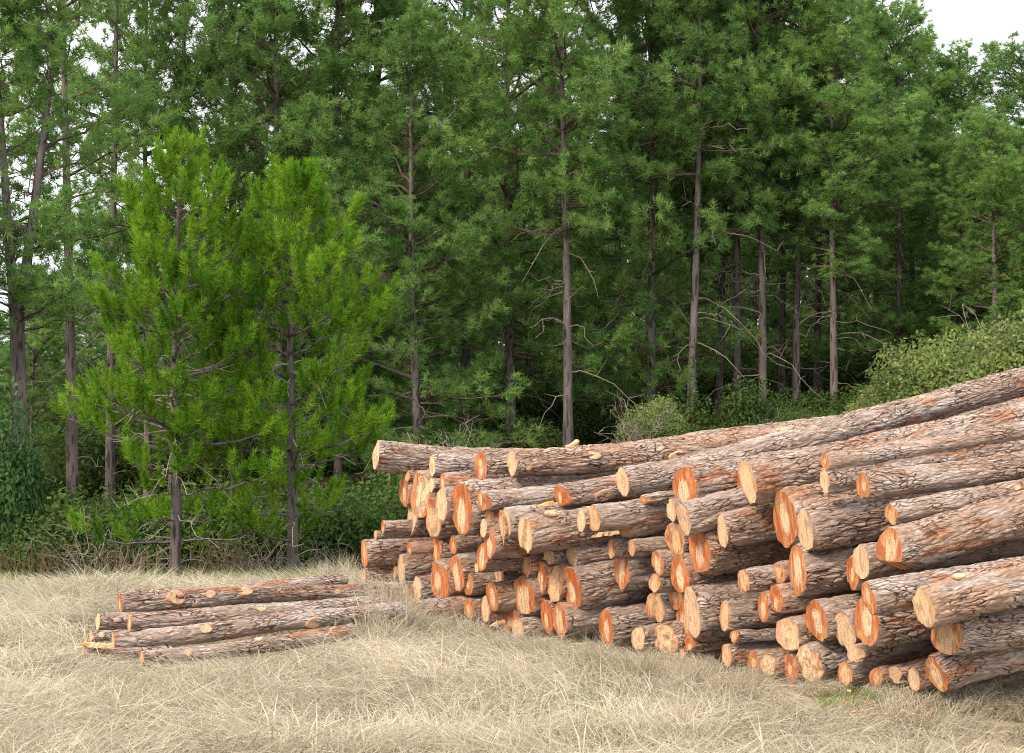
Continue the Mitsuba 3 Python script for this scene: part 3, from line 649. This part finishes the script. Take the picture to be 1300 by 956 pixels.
def plant_pine(kn, u, d, vtop, rot, label, group=None, lean=0.0, wide=1.0):
    key = numbered('pine_tree')
    if vtop < 0: vtop -= 110
    x = (u - CU) / F * d; z = float(ground_z(x, d)); ztop = CAMZ - (vtop - CV) / F * d
    s = (ztop - z) / PINES[kn]['H']; w = (0.5 + 0.5 * s) * wide
    tw = T().translate([x, d, z]).rotate([0, 1, 0], lean).scale([w, w, s]).rotate([0, 0, 1], rot)
    tag(key, label, 'tree', group)
    scene[key + '__trunk'] = inst(f'{kn}_pine_trunk_shape', tw)
    scene[key + '__limbs'] = inst(f'{kn}_pine_limbs_shape', tw)
    scene[key + '__crown'] = inst(f'{kn}_pine_crown_shape', tw)
    labels[key + '__limbs'] = {'kind': 'stuff'}; labels[key + '__dead_branches'] = {'kind': 'stuff'}
    scene[key + '__dead_branches'] = inst(f'{kn}_pine_dead_shape', tw)
ROW = [
 ('fork', 24, 32, -40, 10, 'pine with a dark trunk forking in two at the left edge', 0, 1.0),
 ('bare', 92, 36, -120, 60, 'tall pine with dark trunk against sky gaps beside the forked pine', 0, 1),
 ('bare', 140, 40, -100, 200, 'slender pine whose trunk top shows between the sky gaps in the upper left', 0, .9),
 ('tall', 188, 43, -90, 120, 'pine with shaded trunk above the left bright young pine', 0, .8),
 ('bare', 220, 42, -130, 300, 'second shaded pine trunk above the left bright young pine', 1, .8),
 ('full', 300, 41, -110, 20, 'pine with grey-green crown filling the gap above the two young pines', 0, 1),
 ('tall', 356, 39, -100, 75, 'pine with dense crown rising straight behind the right young pine', 0, 1),
 ('low', 432, 40, -90, 140, 'pine with drooping crown just right of the young pines', 0, 1),
 ('full', 472, 43, -140, 260, 'pine in the upper middle with sky specks left of its trunk', 0, 1),
 ('low', 535, 37, 30, 210, 'low-branched pine right of the young pines with a dead bough', -2, 1),
 ('tall', 590, 42, -120, 330, 'pine with thick needles in the middle of the forest edge', 0, 1),
 ('full', 648, 39, -80, 95, 'pine left of the pale straight trunk in the centre', 0, 1),
 ('high', 721, 37, -110, 40, 'pine with pale straight trunk rising behind the top log', 0, .9),
 ('tall', 786, 42, -100, 180, 'pine with thin shaded trunk right of the pale straight one', 0, .9),
 ('low', 826, 39, -60, 15, 'pine with hanging bright boughs left of the leaning pine', 0, .85),
 ('lean', 874, 38, -70, 30, 'slim light-barked pine leaning to the right', 2.2, 1),
 ('high', 880, 41, -120, 280, 'upright pine crossing behind the slim leaning pine', 0, .8),
 ('tall', 912, 42, -90, 222, 'pine with curved trunk base right of the leaning pine', 1.5, .85),
 ('high', 936, 40, -110, 130, 'grey-trunked pine with hanging dead twigs in the right half', 0, .8),
 ('high', 968, 39, -60, 350, 'pine with brushwood round its foot in the right half', 0, .9),
 ('tall', 992, 43, -130, 65, 'thin pine close behind the brushwood', .8, .8),
 ('high', 1011, 40, -40, 190, 'straight pine at the edge of the brushwood', 0, .9),
 ('lean', 1038, 44, -60, 250, 'dim slim pine deep between two sturdier trunks', 0, 1),
 ('high', 1059, 39, 14, 100, 'sturdy brown-trunked pine with a curved dead branch', 0, 1),
 ('full', 1140, 41, 16, 290, 'tall round-crowned pine at the skyline with short visible trunk', 0, .95),
 ('high', 1160, 45, 60, 45, 'pine with dark trunk above the pale green bush', 0, 1),
 ('full', 1218, 42, 72, 170, 'full-crowned pine below the sky at the upper right', 0, 1),
 ('low', 1262, 38, 150, 15, 'lower bushy pine over the pale green bush at right', 0, .9),
 ('full', 1304, 43, 55, 240, 'pine at the right edge under the open sky', 0, 1),
]
for kn, u, d, vt, rot, lab, lean, wide in ROW:
    plant_pine(kn, u, d, vt, rot, lab, 'pines along the forest edge', lean, wide)
rng = np.random.default_rng(77)
def skyline(u):
    return float(np.interp(u, [-200, 950, 1060, 1130, 1200, 1240, 1300, 1500], [-60, -60, 60, 70, 90, 100, 90, 60]))
BACK = {50: (120, 270), 59: (150, 310), 69: (230, 350), 84: (300, 390)}
for d0, step, u0, u1 in ((50, 74, 380, 1420), (59, 66, 300, 1440), (69, 62, 330, 1450), (84, 60, 330, 1460)):
    for u in np.arange(u0, u1, step):
        uu = u + rng.uniform(-20, 20); d = d0 + rng.uniform(-3, 3)
        plant_pine(['tall', 'full', 'high', 'low'][rng.integers(4)] if d0 < 59 else ['full', 'low', 'low'][rng.integers(3)], uu, d, skyline(uu) + rng.uniform(*BACK[d0]) * (1 if uu < 1000 else 0.35), rng.uniform(0, 360), 'pine standing dimly inside the forest behind the front trunks', 'pines deep inside the forest', 0, rng.uniform(0.85, 1.1))
for u in (-60, 40, 118, 170, 255, 318):
    plant_pine(['tall', 'bare'][rng.integers(2)], u, 52 + rng.uniform(-3, 6), rng.uniform(230, 380), rng.uniform(0, 360), 'pine standing dimly inside the forest behind the front trunks', 'pines deep inside the forest', 0, 0.9)
for k, u in enumerate(range(-60, 350, 34)):
    plant_pine('low', u + rng.uniform(-10, 10), 66 + 9 * (k % 3), rng.uniform(330, 440), rng.uniform(0, 360), 'pine standing dimly inside the forest behind the front trunks', 'pines deep inside the forest', 0, 1.4)
for u, d in ((-170, 34), (-120, 43), (1370, 41), (1430, 38), (-190, 30), (1500, 46), (1520, 36), (1600, 40), (1680, 34), (1760, 42), (1850, 38), (1950, 34), (1560, 52), (1700, 55), (1900, 52)):
    plant_pine('full', u, d, 40, rng.uniform(0, 360), 'pine standing dimly inside the forest behind the front trunks', 'pines deep inside the forest', 0, 1)

# ---------------------------------------------------------------- the two bright young pines
def young_pine(u, vb, vt, d, seed, label, half):
    rng = np.random.default_rng(seed)
    key = numbered('young_pine'); tag(key, label, 'tree', 'young pines in front of the forest')
    base = P(u, vb + 6, d); base[2] = float(ground_z(base[0], d)) - 0.05; top = P(u + rng.uniform(-3, 3), vt + 14, d); H = top[2] - base[2]
    f = np.linspace(0, 1, 22)
    p = base + (top - base) * f[:, None]
    p[:, 0] += 0.045 * np.sin(f * 7 + rng.uniform(0, 3)) * f; p[:, 1] += 0.04 * np.sin(f * 6) * f
    r = 0.062 * (1 - f) ** 0.85 + 0.007; r[0] *= 1.3
    part(key, 'trunk', mikit.ply(tubes([(p, r)], 12), 'pine_bark_mat', smooth=True))
    tp, td, dead = [], [], []
    at = lambda t: np.array([np.interp(t, f, p[:, k]) for k in range(3)])
    t = 0.10
    while t < 0.985:
        n = rng.integers(4, 7) if t > 0.25 else rng.integers(2, 5)
        az0 = rng.uniform(0, 6.28)
        for k in range(n):
            az = az0 + k * 6.28 / n + rng.uniform(-0.5, 0.5)
            h = np.array([math.cos(az), math.sin(az) * 0.95, 0])
            L = half * (np.interp(t, [0.1, 0.3, 0.55, 0.72, 0.85, 0.95, 1.0], [0.95, 1.14, 1.10, 0.90, 0.52, 0.22, 0.08])) * rng.uniform(0.6, 1.12)
            if t < 0.3 and rng.random() < 0.35: L *= 0.5
            el = np.interp(t, [0.1, 0.4, 0.75, 1.0], [0.05, 0.30, 0.62, 1.05]) + rng.uniform(-0.15, 0.15)
            g = np.linspace(0, 1, 8)
            q = at(t) + h * (L * g * math.cos(el))[:, None]
            q[:, 2] += L * (math.sin(el) * g - 0.12 * g ** 2 + 0.20 * g ** 3)
            q[1:] += rng.normal(0, 0.016, (7, 3))
            lines = [(q, np.linspace(0.008 + 0.009 * L, 0.0045, 8))]
            nb = int(2 + 5.0 * L) if t > 0.22 else int(2 + 3.5 * L)
            for b in range(nb):
                s = 0.28 + 0.72 * (b + rng.random()) / nb
                b0 = np.array([np.interp(s, g, q[:, c]) for c in range(3)])
                sd = nrm(np.cross(h, [0, 0, 1.0])) * (1 if b % 2 else -1)
                bd = nrm(h * rng.uniform(0.4, 0.9) + sd * rng.uniform(0.25, 0.9) + np.array([0, 0, rng.uniform(0.15, 0.7)]))
                bl = (0.10 + 0.26 * L * (1.15 - s)) * rng.uniform(0.6, 1.25)
                e = b0 + bd * bl
                lines.append((np.array([b0, b0 + bd * bl * 0.5 - [0, 0, 0.012], e]), np.array([0.006, 0.0045, 0.004])))
                up = nrm(bd * 0.5 + np.array([0, 0, 0.6 + 0.7 * t]))
                tp.append(e); td.append(up)
                if rng.random() < 0.45: tp.append(b0 + bd * bl * rng.uniform(0.0, 0.5)); td.append(nrm(up + rng.normal(0, 0.35, 3)))
                if rng.random() < 0.15: tp.append(e + rng.normal(0, 0.05, 3)); td.append(nrm(up + rng.normal(0, 0.3, 3)))
            tp.append(q[-1]); td.append(nrm(q[-1] - q[-2] + [0, 0, 0.08 + 0.1 * t]))
            part(key, 'limb', mikit.ply(tubes(lines, 4), 'pine_bark_mat'))
        t += rng.uniform(0.042, 0.068)
    tp.append(top); td.append(np.array([0, 0, 1.0]))
    for _ in range(34):
        tt = rng.uniform(0.06, 0.55); az = rng.uniform(0, 6.28); h = np.array([math.cos(az), math.sin(az), 0]); L = rng.uniform(0.2, 0.8)
        g = np.linspace(0, 1, 6); q = at(tt) + h * (L * g)[:, None]; q[:, 2] += L * (rng.uniform(0, 0.5) * g - rng.uniform(0.2, 0.9) * g ** 2); q[1:] += rng.normal(0, 0.02, (5, 3))
        dead.append((q, np.linspace(0.008, 0.003, 6)))
        for _ in range(3):
            k = rng.integers(2, 6); e = nrm(h + rng.normal(0, 0.8, 3)) * rng.uniform(0.08, 0.25)
            dead.append((np.array([q[k], q[k] + e]), np.array([0.004, 0.002])))
    part(key, 'dead_twigs', mikit.ply(tubes(dead, 3), 'dead_wood_mat'))
    tp, td = np.array(tp), np.array(td)
    V, Fc, uv = tufts(tp, td, 115, 0.23, 0.105, 0.0110, 0.98, rng)
    part(key, 'crown', mikit.ply((V, Fc), 'young_needle_mat', uv=uv))
    return len(tp)
young_pine(222, 738, 176, 21.6, 101, 'taller bright green young pine on the left with bare lower trunk', 1.02)
young_pine(371, 730, 214, 22.2, 202, 'shorter fuller bright green young pine just left of the pile', 1.13)

# ---------------------------------------------------------------- shrubs
def blob_leaves(rng, n, rx, ry, rz, lumps=9):
    c = rand_dir(rng, lumps) * np.array([rx, ry, rz]) * rng.uniform(0.35, 0.75, (lumps, 1)); c[:, 2] = np.abs(c[:, 2])
    w = rng.integers(0, lumps, n); d = rand_dir(rng, n); rad = rng.uniform(0.25, 0.5, lumps)[w] * (0.55 + 0.5 * rng.random(n) ** 0.5)
    pos = c[w] + d * rad[:, None] * np.array([rx, ry, rz]) * 1.1
    keep = pos[:, 2] > -0.05 * rz
    return pos[keep], nrm(d + rng.normal(0, 0.55, (n, 3)))[keep], c
def leafy(name, seed, n, r, ll, lw, mat, lumps=9):
    rng = np.random.default_rng(seed)
    pos, nn, c = blob_leaves(rng, n, *r, lumps)
    V, Fc, uv = leaves(pos, nn, ll, lw, rng)
    scene[name + '_leaf_shape'] = {'type': 'shapegroup', 'leaf': mikit.ply((V, Fc), mat, uv=uv)}
    lines = []
    for k in range(lumps):
        q = np.array([[0, 0, -0.2], c[k] * 0.5 + rng.normal(0, 0.05, 3), c[k]]); lines.append((q, np.array([0.025, 0.016, 0.008])))
        for _ in range(6):
            e = c[k] + rand_dir(rng, 1)[0] * np.array(r) * 0.42
            lines.append((np.array([q[1], (q[1] + e) / 2 + rng.normal(0, 0.04, 3), e]), np.array([0.012, 0.008, 0.004])))
    scene[name + '_stem_shape'] = {'type': 'shapegroup', 'stem': mikit.ply(tubes(lines, 4), 'twig_mat')}
leafy('pale_bush', 31, 8500, (1.05, 0.9, 1.0), 0.072, 0.036, 'bush_leaf_mat', 14)
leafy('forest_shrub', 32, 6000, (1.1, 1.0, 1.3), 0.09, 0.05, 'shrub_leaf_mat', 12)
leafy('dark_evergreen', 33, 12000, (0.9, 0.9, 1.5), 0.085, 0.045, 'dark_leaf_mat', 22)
def plant(kind, name, u, v, d, s, rot, label, cat, group=None):
    """a shrub whose foot shows at pixel (u, v) and depth d"""
    x = (u - CU) / F * d; z = float(ground_z(x, d)) if v is None else CAMZ - (v - CV) / F * d
    s = s if isinstance(s, (list, tuple)) else (s, s, s)
    key = numbered(name); tag(key, label, cat, group)
    tw = T().translate([x, d, z]).scale(list(s)).rotate([0, 0, 1], rot)
    for pn in ('leaf', 'stem'):
        if f'{kind}_{pn}_shape' in scene: scene[f'{key}__{"foliage" if pn == "leaf" else "stems"}'] = inst(f'{kind}_{pn}_shape', tw)
for u, v, d, s, rot, lab in [(1262, 520, 24.5, (1.15, 1, 1.2), 20, 'pale green leafy bush behind the topmost log at right'), (1178, 530, 24.8, (1.0, .9, 1.0), 140, 'pale green bush in the middle of the bush row'),
                             (1110, 545, 25.4, (.75, .8, .62), 250, 'small pale bush at the lower left end of the bush row'), (1330, 500, 24.0, (1.2, 1, 1.35), 300, 'pale green bush cut by the right edge of the picture')]:
    plant('pale_bush', 'leafy_bush', u, v, d, s, rot, lab, 'bush', 'pale bushes behind the pile')
plant('dark_evergreen', 'evergreen_shrub', 14, 705, 25.0, (.82, .8, 1.45), 0, 'dense dark evergreen shrub at the left edge of the clearing', 'shrub')
rng = np.random.default_rng(5)
for u in np.arange(60, 1420, 72):
    for d, s in ((25.5 if u < 640 else 34, .6), (30 if u < 700 else 38, .9), (46, 1.5), (58, 2.2)):
        if d < 30 and 170 < u < 420: s *= .7
        if d == 25.5 and u < 120: continue
        if 34 == d and u > 1050: continue
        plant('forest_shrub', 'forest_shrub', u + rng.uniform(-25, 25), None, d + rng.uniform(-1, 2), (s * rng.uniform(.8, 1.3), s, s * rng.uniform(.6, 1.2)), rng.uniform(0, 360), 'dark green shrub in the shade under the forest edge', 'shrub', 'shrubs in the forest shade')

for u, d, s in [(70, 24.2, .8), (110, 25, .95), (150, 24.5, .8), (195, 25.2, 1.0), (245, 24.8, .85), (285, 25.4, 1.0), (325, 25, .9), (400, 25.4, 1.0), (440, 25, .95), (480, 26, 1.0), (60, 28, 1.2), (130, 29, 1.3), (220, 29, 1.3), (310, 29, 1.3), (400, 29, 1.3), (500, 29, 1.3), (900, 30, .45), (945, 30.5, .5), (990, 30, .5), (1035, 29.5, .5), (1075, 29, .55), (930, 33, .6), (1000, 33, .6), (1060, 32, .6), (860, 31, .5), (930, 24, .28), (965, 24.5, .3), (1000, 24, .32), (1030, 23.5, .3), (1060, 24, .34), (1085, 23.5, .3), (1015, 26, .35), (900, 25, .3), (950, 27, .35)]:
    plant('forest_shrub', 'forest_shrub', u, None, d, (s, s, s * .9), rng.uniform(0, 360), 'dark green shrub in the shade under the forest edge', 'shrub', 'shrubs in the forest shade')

def bare(name, seed, n, h, spread, mat='twig_mat'):
    rng = np.random.default_rng(seed); lines = []
    for _ in range(n):
        b = np.array([rng.normal(0, 0.12), rng.normal(0, 0.12), -0.1]); d = nrm(np.array([rng.normal(0, spread), rng.normal(0, spread), 1])); L = h * rng.uniform(0.5, 1.1)
        g = np.linspace(0, 1, 6); q = b + d * (L * g)[:, None] + np.stack([0 * g, 0 * g, -0.25 * L * spread * g ** 2], 1); q[1:] += rng.normal(0, 0.035, (5, 3))
        lines.append((q, np.linspace(0.010, 0.003, 6)))
        for _ in range(rng.integers(3, 8)):
            k = rng.integers(1, 6); e = nrm(d * 0.6 + rng.normal(0, 0.8, 3)) * L * rng.uniform(0.12, 0.38)
            lines.append((np.array([q[k], q[k] + 0.5 * e + rng.normal(0, 0.02, 3), q[k] + e + [0, 0, -0.04]]), np.array([0.006, 0.004, 0.002])))
    scene[name + '_stem_shape'] = {'type': 'shapegroup', 'stem': mikit.ply(tubes(lines, 3), mat)}
bare('brush', 41, 26, 1.0, 0.75); bare('thicket', 42, 34, 0.9, 1.1); bare('russet', 43, 12, 1.5, 0.6)
for kind, u, v, d, s, rot, lab in [
    ('brush', 118, 738, 23.0, 1.0, 0, 'bare grey brushwood between the evergreen shrub and the left young pine'), ('thicket', 165, 735, 23.6, .9, 80, 'tangle of dry twigs just left of the left young pine'),
    ('thicket', 300, 738, 23.2, 1.0, 200, 'tangled dry twigs between the two young pines'), ('brush', 350, 735, 23.8, .8, 33, 'grey twigs at the foot of the right young pine'),
    ('thicket', 440, 735, 22.8, .9, 140, 'dry brush close to the left end of the pile'), ('brush', 560, 600, 28, .95, 280, 'bare shrub sticking up behind the left part of the top log'),
    ('thicket', 620, 590, 29, .7, 20, 'low grey twigs behind the middle of the top log'), ('brush', 815, 565, 31, 1.0, 100, 'grey-green twiggy bush behind the top log right of the centre'),
    ('thicket', 972, 560, 33, .85, 240, 'pale brushwood heap round the foot of two pines'), ('thicket', 1012, 550, 34, .8, 60, 'brushwood heap left of the pale bush row'), ('russet', 1296, 470, 26, .95, 0, 'bare russet branched sapling at the right edge')]:
    plant(kind, 'bare_shrub', u, v, d, s, rot, lab, 'shrub', None)
plant('pale_bush', 'twiggy_bush', 842, 560, 31.5, (.75, .7, .75), 70, 'thin-leaved olive bush standing behind the top log', 'bush')
# ---------------------------------------------------------------- grass
def blades(rng, n, rad, lmin, lmax, lean, width, wind=(0.5, -0.2)):
    a, r = rng.uniform(0, 6.28, n), rad * np.sqrt(rng.random(n))
    b = np.stack([r * np.cos(a), r * np.sin(a), np.full(n, -0.02)], 1)
    L = rng.uniform(lmin, lmax, n); az = rng.uniform(0, 6.28, n)
    h = np.stack([np.cos(az) + wind[0], np.sin(az) + wind[1], 0 * az], 1); h = nrm(h)
    ln = np.clip(rng.normal(lean, 0.28, n), 0.05, 1.5)
    d1 = h * np.sin(ln * 0.6)[:, None]; d1[:, 2] = np.cos(ln * 0.6)
    d2 = h * np.sin(np.minimum(ln * 1.35, 1.9))[:, None]; d2[:, 2] = np.cos(np.minimum(ln * 1.35, 1.9))
    s = nrm(np.cross(d1, rand_dir(rng, n))) * (width * rng.uniform(0.6, 1.3, n))[:, None] * 0.5
    m = b + d1 * (L * 0.5)[:, None]; t = m + d2 * (L * 0.5)[:, None]
    m[:, 2] = np.maximum(m[:, 2], 0.015); t[:, 2] = np.maximum(t[:, 2], 0.012)
    V = np.stack([b - s, b + s, m + s * 0.8, m - s * 0.8, t], 1).reshape(-1, 3)
    k = np.arange(n)[:, None] * 5
    Fc = np.vstack([k + [0, 1, 2], k + [0, 2, 3], k + [3, 2, 4]])
    uv = np.repeat(np.stack([rng.random(n), rng.random(n) ** 2], 1), 5, 0)
    return V, Fc, uv
def patch(name, seed, mat, *a):
    V, Fc, uv = blades(np.random.default_rng(seed), *a)
    scene[name] = {'type': 'shapegroup', 'blade': mikit.ply((V, Fc), mat, uv=uv)}
for k in range(4):
    patch(f'straw_patch_{k}_shape', 60 + k, 'straw_mat', 1100, 0.42, 0.14, 0.50, 1.25, 0.0080, (1.1, -0.5))
for k in range(2):
    patch(f'tall_patch_{k}_shape', 70 + k, 'straw_mat', 300, 0.24, 0.35, 0.85, 0.55, 0.0095)
    patch(f'green_patch_{k}_shape', 80 + k, 'green_grass_mat', 420, 0.40, 0.10, 0.32, 0.60, 0.007)
patch('reed_shape', 90, 'reed_mat', 42, 0.24, 0.20, 0.70, 0.30, 0.012)
rng = np.random.default_rng(9)
def sow(x, y, shape, s):
    z = float(ground_z(x, y)); e = 0.15
    n = nrm(np.array([ground_z(x - e, y) - ground_z(x + e, y), ground_z(x, y - e) - ground_z(x, y + e), 2 * e]).astype(float))
    ax = np.cross([0, 0, 1.0], n); an = math.degrees(math.asin(min(1, np.linalg.norm(ax))))
    tw = T().translate([x, y, z])
    if an > 0.1: tw = tw.rotate(list(nrm(ax)), an)
    return inst(shape, tw.rotate([0, 0, 1], rng.uniform(0, 360)).scale([s, s, s]))
def pixel(x, y):
    return x / y * F + CU
nst = 0
for y in np.arange(9.6, 20.3, 0.42):
    for x in np.arange(-7, 5, 0.42):
        xx, yy = x + rng.uniform(-.15, .15), y + rng.uniform(-.15, .15); u = pixel(xx, yy)
        if not -110 < u < 1400: continue
        if u > 470 and yy > prior_d(u) + (0.5 if u < 1150 else 1.8): continue
        nst += 1
        scene[f'dry_grass__{nst:03d}'] = sow(xx, yy, f'straw_patch_{rng.integers(4)}_shape' if rng.random() > (0.05 + 0.2 * (yy > 18.0) + 0.3 * (yy > 19.2)) else 'green_patch_0_shape', rng.uniform(0.8, 1.15) * (0.55 if (85 < u < 440 and 14.0 < yy < 16.6) or (u > 560 and yy > prior_d(u) - 1.3) else 1))
tag('dry_grass', 'matted pale dry grass covering the clearing', kind='stuff')
nt = 0
def tall_at(u, v, d, s):
    global nt; nt += 1
    x = (u - CU) / F * d
    scene[f'tall_grass__{nt:03d}'] = sow(x, d, f'tall_patch_{rng.integers(2)}_shape', s)
for u, d, s in [(490, 17.0, .9), (505, 16.2, .85), (530, 16.2, .5), (575, 16.3, .6), (600, 16.0, .6), (640, 15.6, .5), (478, 15.5, .7),
                (492, 16.6, .9), (520, 16.1, .6), (485, 16.0, .9), (690, 15.2, .5), (750, 14.9, .5), (820, 14.3, .5), (870, 13.9, .5), (930, 13.4, .55), (430, 20.3, .6), (400, 20.5, .45)]:
    tall_at(u, 0, d, s)
for u in np.arange(-20, 480, 30):
    tall_at(u + rng.uniform(-12, 12), 0, 19.2 + rng.uniform(-.6, .9), rng.uniform(.2, .36))
tag('tall_grass', 'taller upright dry grass tufts by the foot of the pile', kind='stuff')
ng = 0
for u in np.arange(-60, 520, 13):
    for d in (20.0, 20.6, 21.2):
        ng += 1
        dd = d + rng.uniform(-.4, .4)
        scene[f'green_grass__{ng:03d}'] = sow((u + rng.uniform(-8, 8) - CU) / F * dd, dd, f'green_patch_{rng.integers(2)}_shape', rng.uniform(.45, .8))
tag('green_grass', 'green grass fringe along the foot of the forest', kind='stuff')
for u, d, lab in [(8, 21.3, 'leftmost clump of brown reeds below the evergreen shrub'), (42, 21.5, 'brown reed clump right of the leftmost reeds'), (66, 21.4, 'thin brown reeds in front of dark bare trunks'), (142, 22.0, 'dry reeds left of the left young pine'), (182, 22.2, 'reed clump touching the left young pine'),
                  (262, 22.3, 'dry reeds right of the taller young pine'), (300, 22.6, 'dry reeds midway between the young pines')]:
    key = numbered('reed_clump'); tag(key, lab, 'reeds', 'dry reeds at the forest edge')
    scene[key] = sow((u - CU) / F * d, d, 'reed_shape', rng.uniform(.8, 1.1))

# ---------------------------------------------------------------- split slab, splinters, the branch stub on the top log
def slab(key, p0, p1, w, th, label, cat, seed):
    rng = np.random.default_rng(seed)
    t = nrm(p1 - p0); side = nrm(np.cross(t, [0, 0, 1.0])); up = np.cross(side, t); n = 14
    f = np.linspace(0, 1, n); c = p0 + (p1 - p0) * f[:, None]
    ww = w * (0.35 + 0.65 * np.sin(np.clip(f * 2.6, 0, 1.57))) * (1 - 0.3 * f) * (1 + rng.normal(0, 0.10, n)); tt = th * (0.35 + 0.8 * np.minimum(1, 3 * f)) * (1 + rng.normal(0, 0.15, n))
    ring = np.stack([c - side * ww[:, None] / 2 - up * tt[:, None] / 2, c + side * ww[:, None] / 2 - up * tt[:, None] * 0.3, c + side * ww[:, None] * 0.42 + up * tt[:, None] * 0.5, c - side * ww[:, None] * 0.46 + up * tt[:, None] * 0.42], 1)
    ring += rng.normal(0, th * 0.10, ring.shape)
    V = ring.reshape(-1, 3); i, j = np.meshgrid(np.arange(n - 1), np.arange(4), indexing='ij')
    q = np.stack([i * 4 + j, i * 4 + (j + 1) % 4, (i + 1) * 4 + (j + 1) % 4, (i + 1) * 4 + j], -1).reshape(-1, 4)
    q = np.vstack([q, [[0, 1, 2, 3]], [[4 * n - 1, 4 * n - 2, 4 * n - 3, 4 * n - 4]]])
    scene[key] = mikit.ply((V, q), 'split_mat'); tag(key, label, cat)
dS = DEPTH[49] - 0.12
slab('split_slab', P(731, 683, dS), P(787, 675, dS + 0.05), 0.12, 0.045, 'pale split wooden slab lying on the splintered short log', 'wood slab', 3)
slab('wood_splinter', P(986, 546, DEPTH[4] - 0.06), P(1008, 545, DEPTH[4] + .1), 0.10, 0.03, 'pale splinter of wood resting on the top log right of centre', 'splinter', 4)
slab('wood_splinter_001', P(622, 795, DEPTH[52] - 0.15), P(640, 789, DEPTH[52] - .1), 0.08, 0.03, 'pale chip in the gap beside the slanting orange end', 'splinter', 5)
slab('wood_splinter_002', P(103, 818, 14.7), P(144, 821, 14.75), 0.09, 0.035, 'long pale splinter at the front stub of the low stack', 'splinter', 6)
slab('bark_scrap', P(682, 643, DEPTH[41] + 0.05), P(702, 638, DEPTH[41] + .1), 0.10, 0.03, 'torn scrap of bark and wood left of the split tan end', 'bark scrap', 7)
b0, b1 = P(722, 570, DEPTH[4] + .25), P(735, 559, DEPTH[4] + .2)
sq = b0 + (b1 - b0) * np.linspace(0, 1, 6)[:, None]
part('pine_log_004', 'branch_stub', mikit.ply(tubes([(sq, np.array([.045, .032, .027, .026, .027, .012]))], 10), 'split_mat', smooth=True))

# ---------------------------------------------------------------- chips of wood and bark trodden into the grass at the foot of the pile
rng = np.random.default_rng(21)
cv, cf = [], []
for k in range(110):
    u = rng.uniform(500, 1290); d = prior_d(u) - rng.uniform(0.3, 1.7) * rng.random() ** 0.6
    x = (u - CU) / F * d; z = float(ground_z(x, d)) + rng.uniform(0.01, 0.07)
    bx = trimesh.creation.box([rng.uniform(.02, .09), rng.uniform(.012, .03), rng.uniform(.005, .015)])
    bx.apply_transform(trimesh.transformations.euler_matrix(rng.normal(0, .35), rng.normal(0, .35), rng.uniform(0, 6.28)))
    v = bx.vertices + rng.normal(0, .003, bx.vertices.shape) + [x, d, z]
    cf.append(bx.faces + 8 * k); cv.append(v)
scene['wood_chips'] = mikit.ply((np.vstack(cv), np.vstack(cf)), 'split_mat'); tag('wood_chips', 'scattered wood chips in the grass at the foot of the pile', kind='stuff')
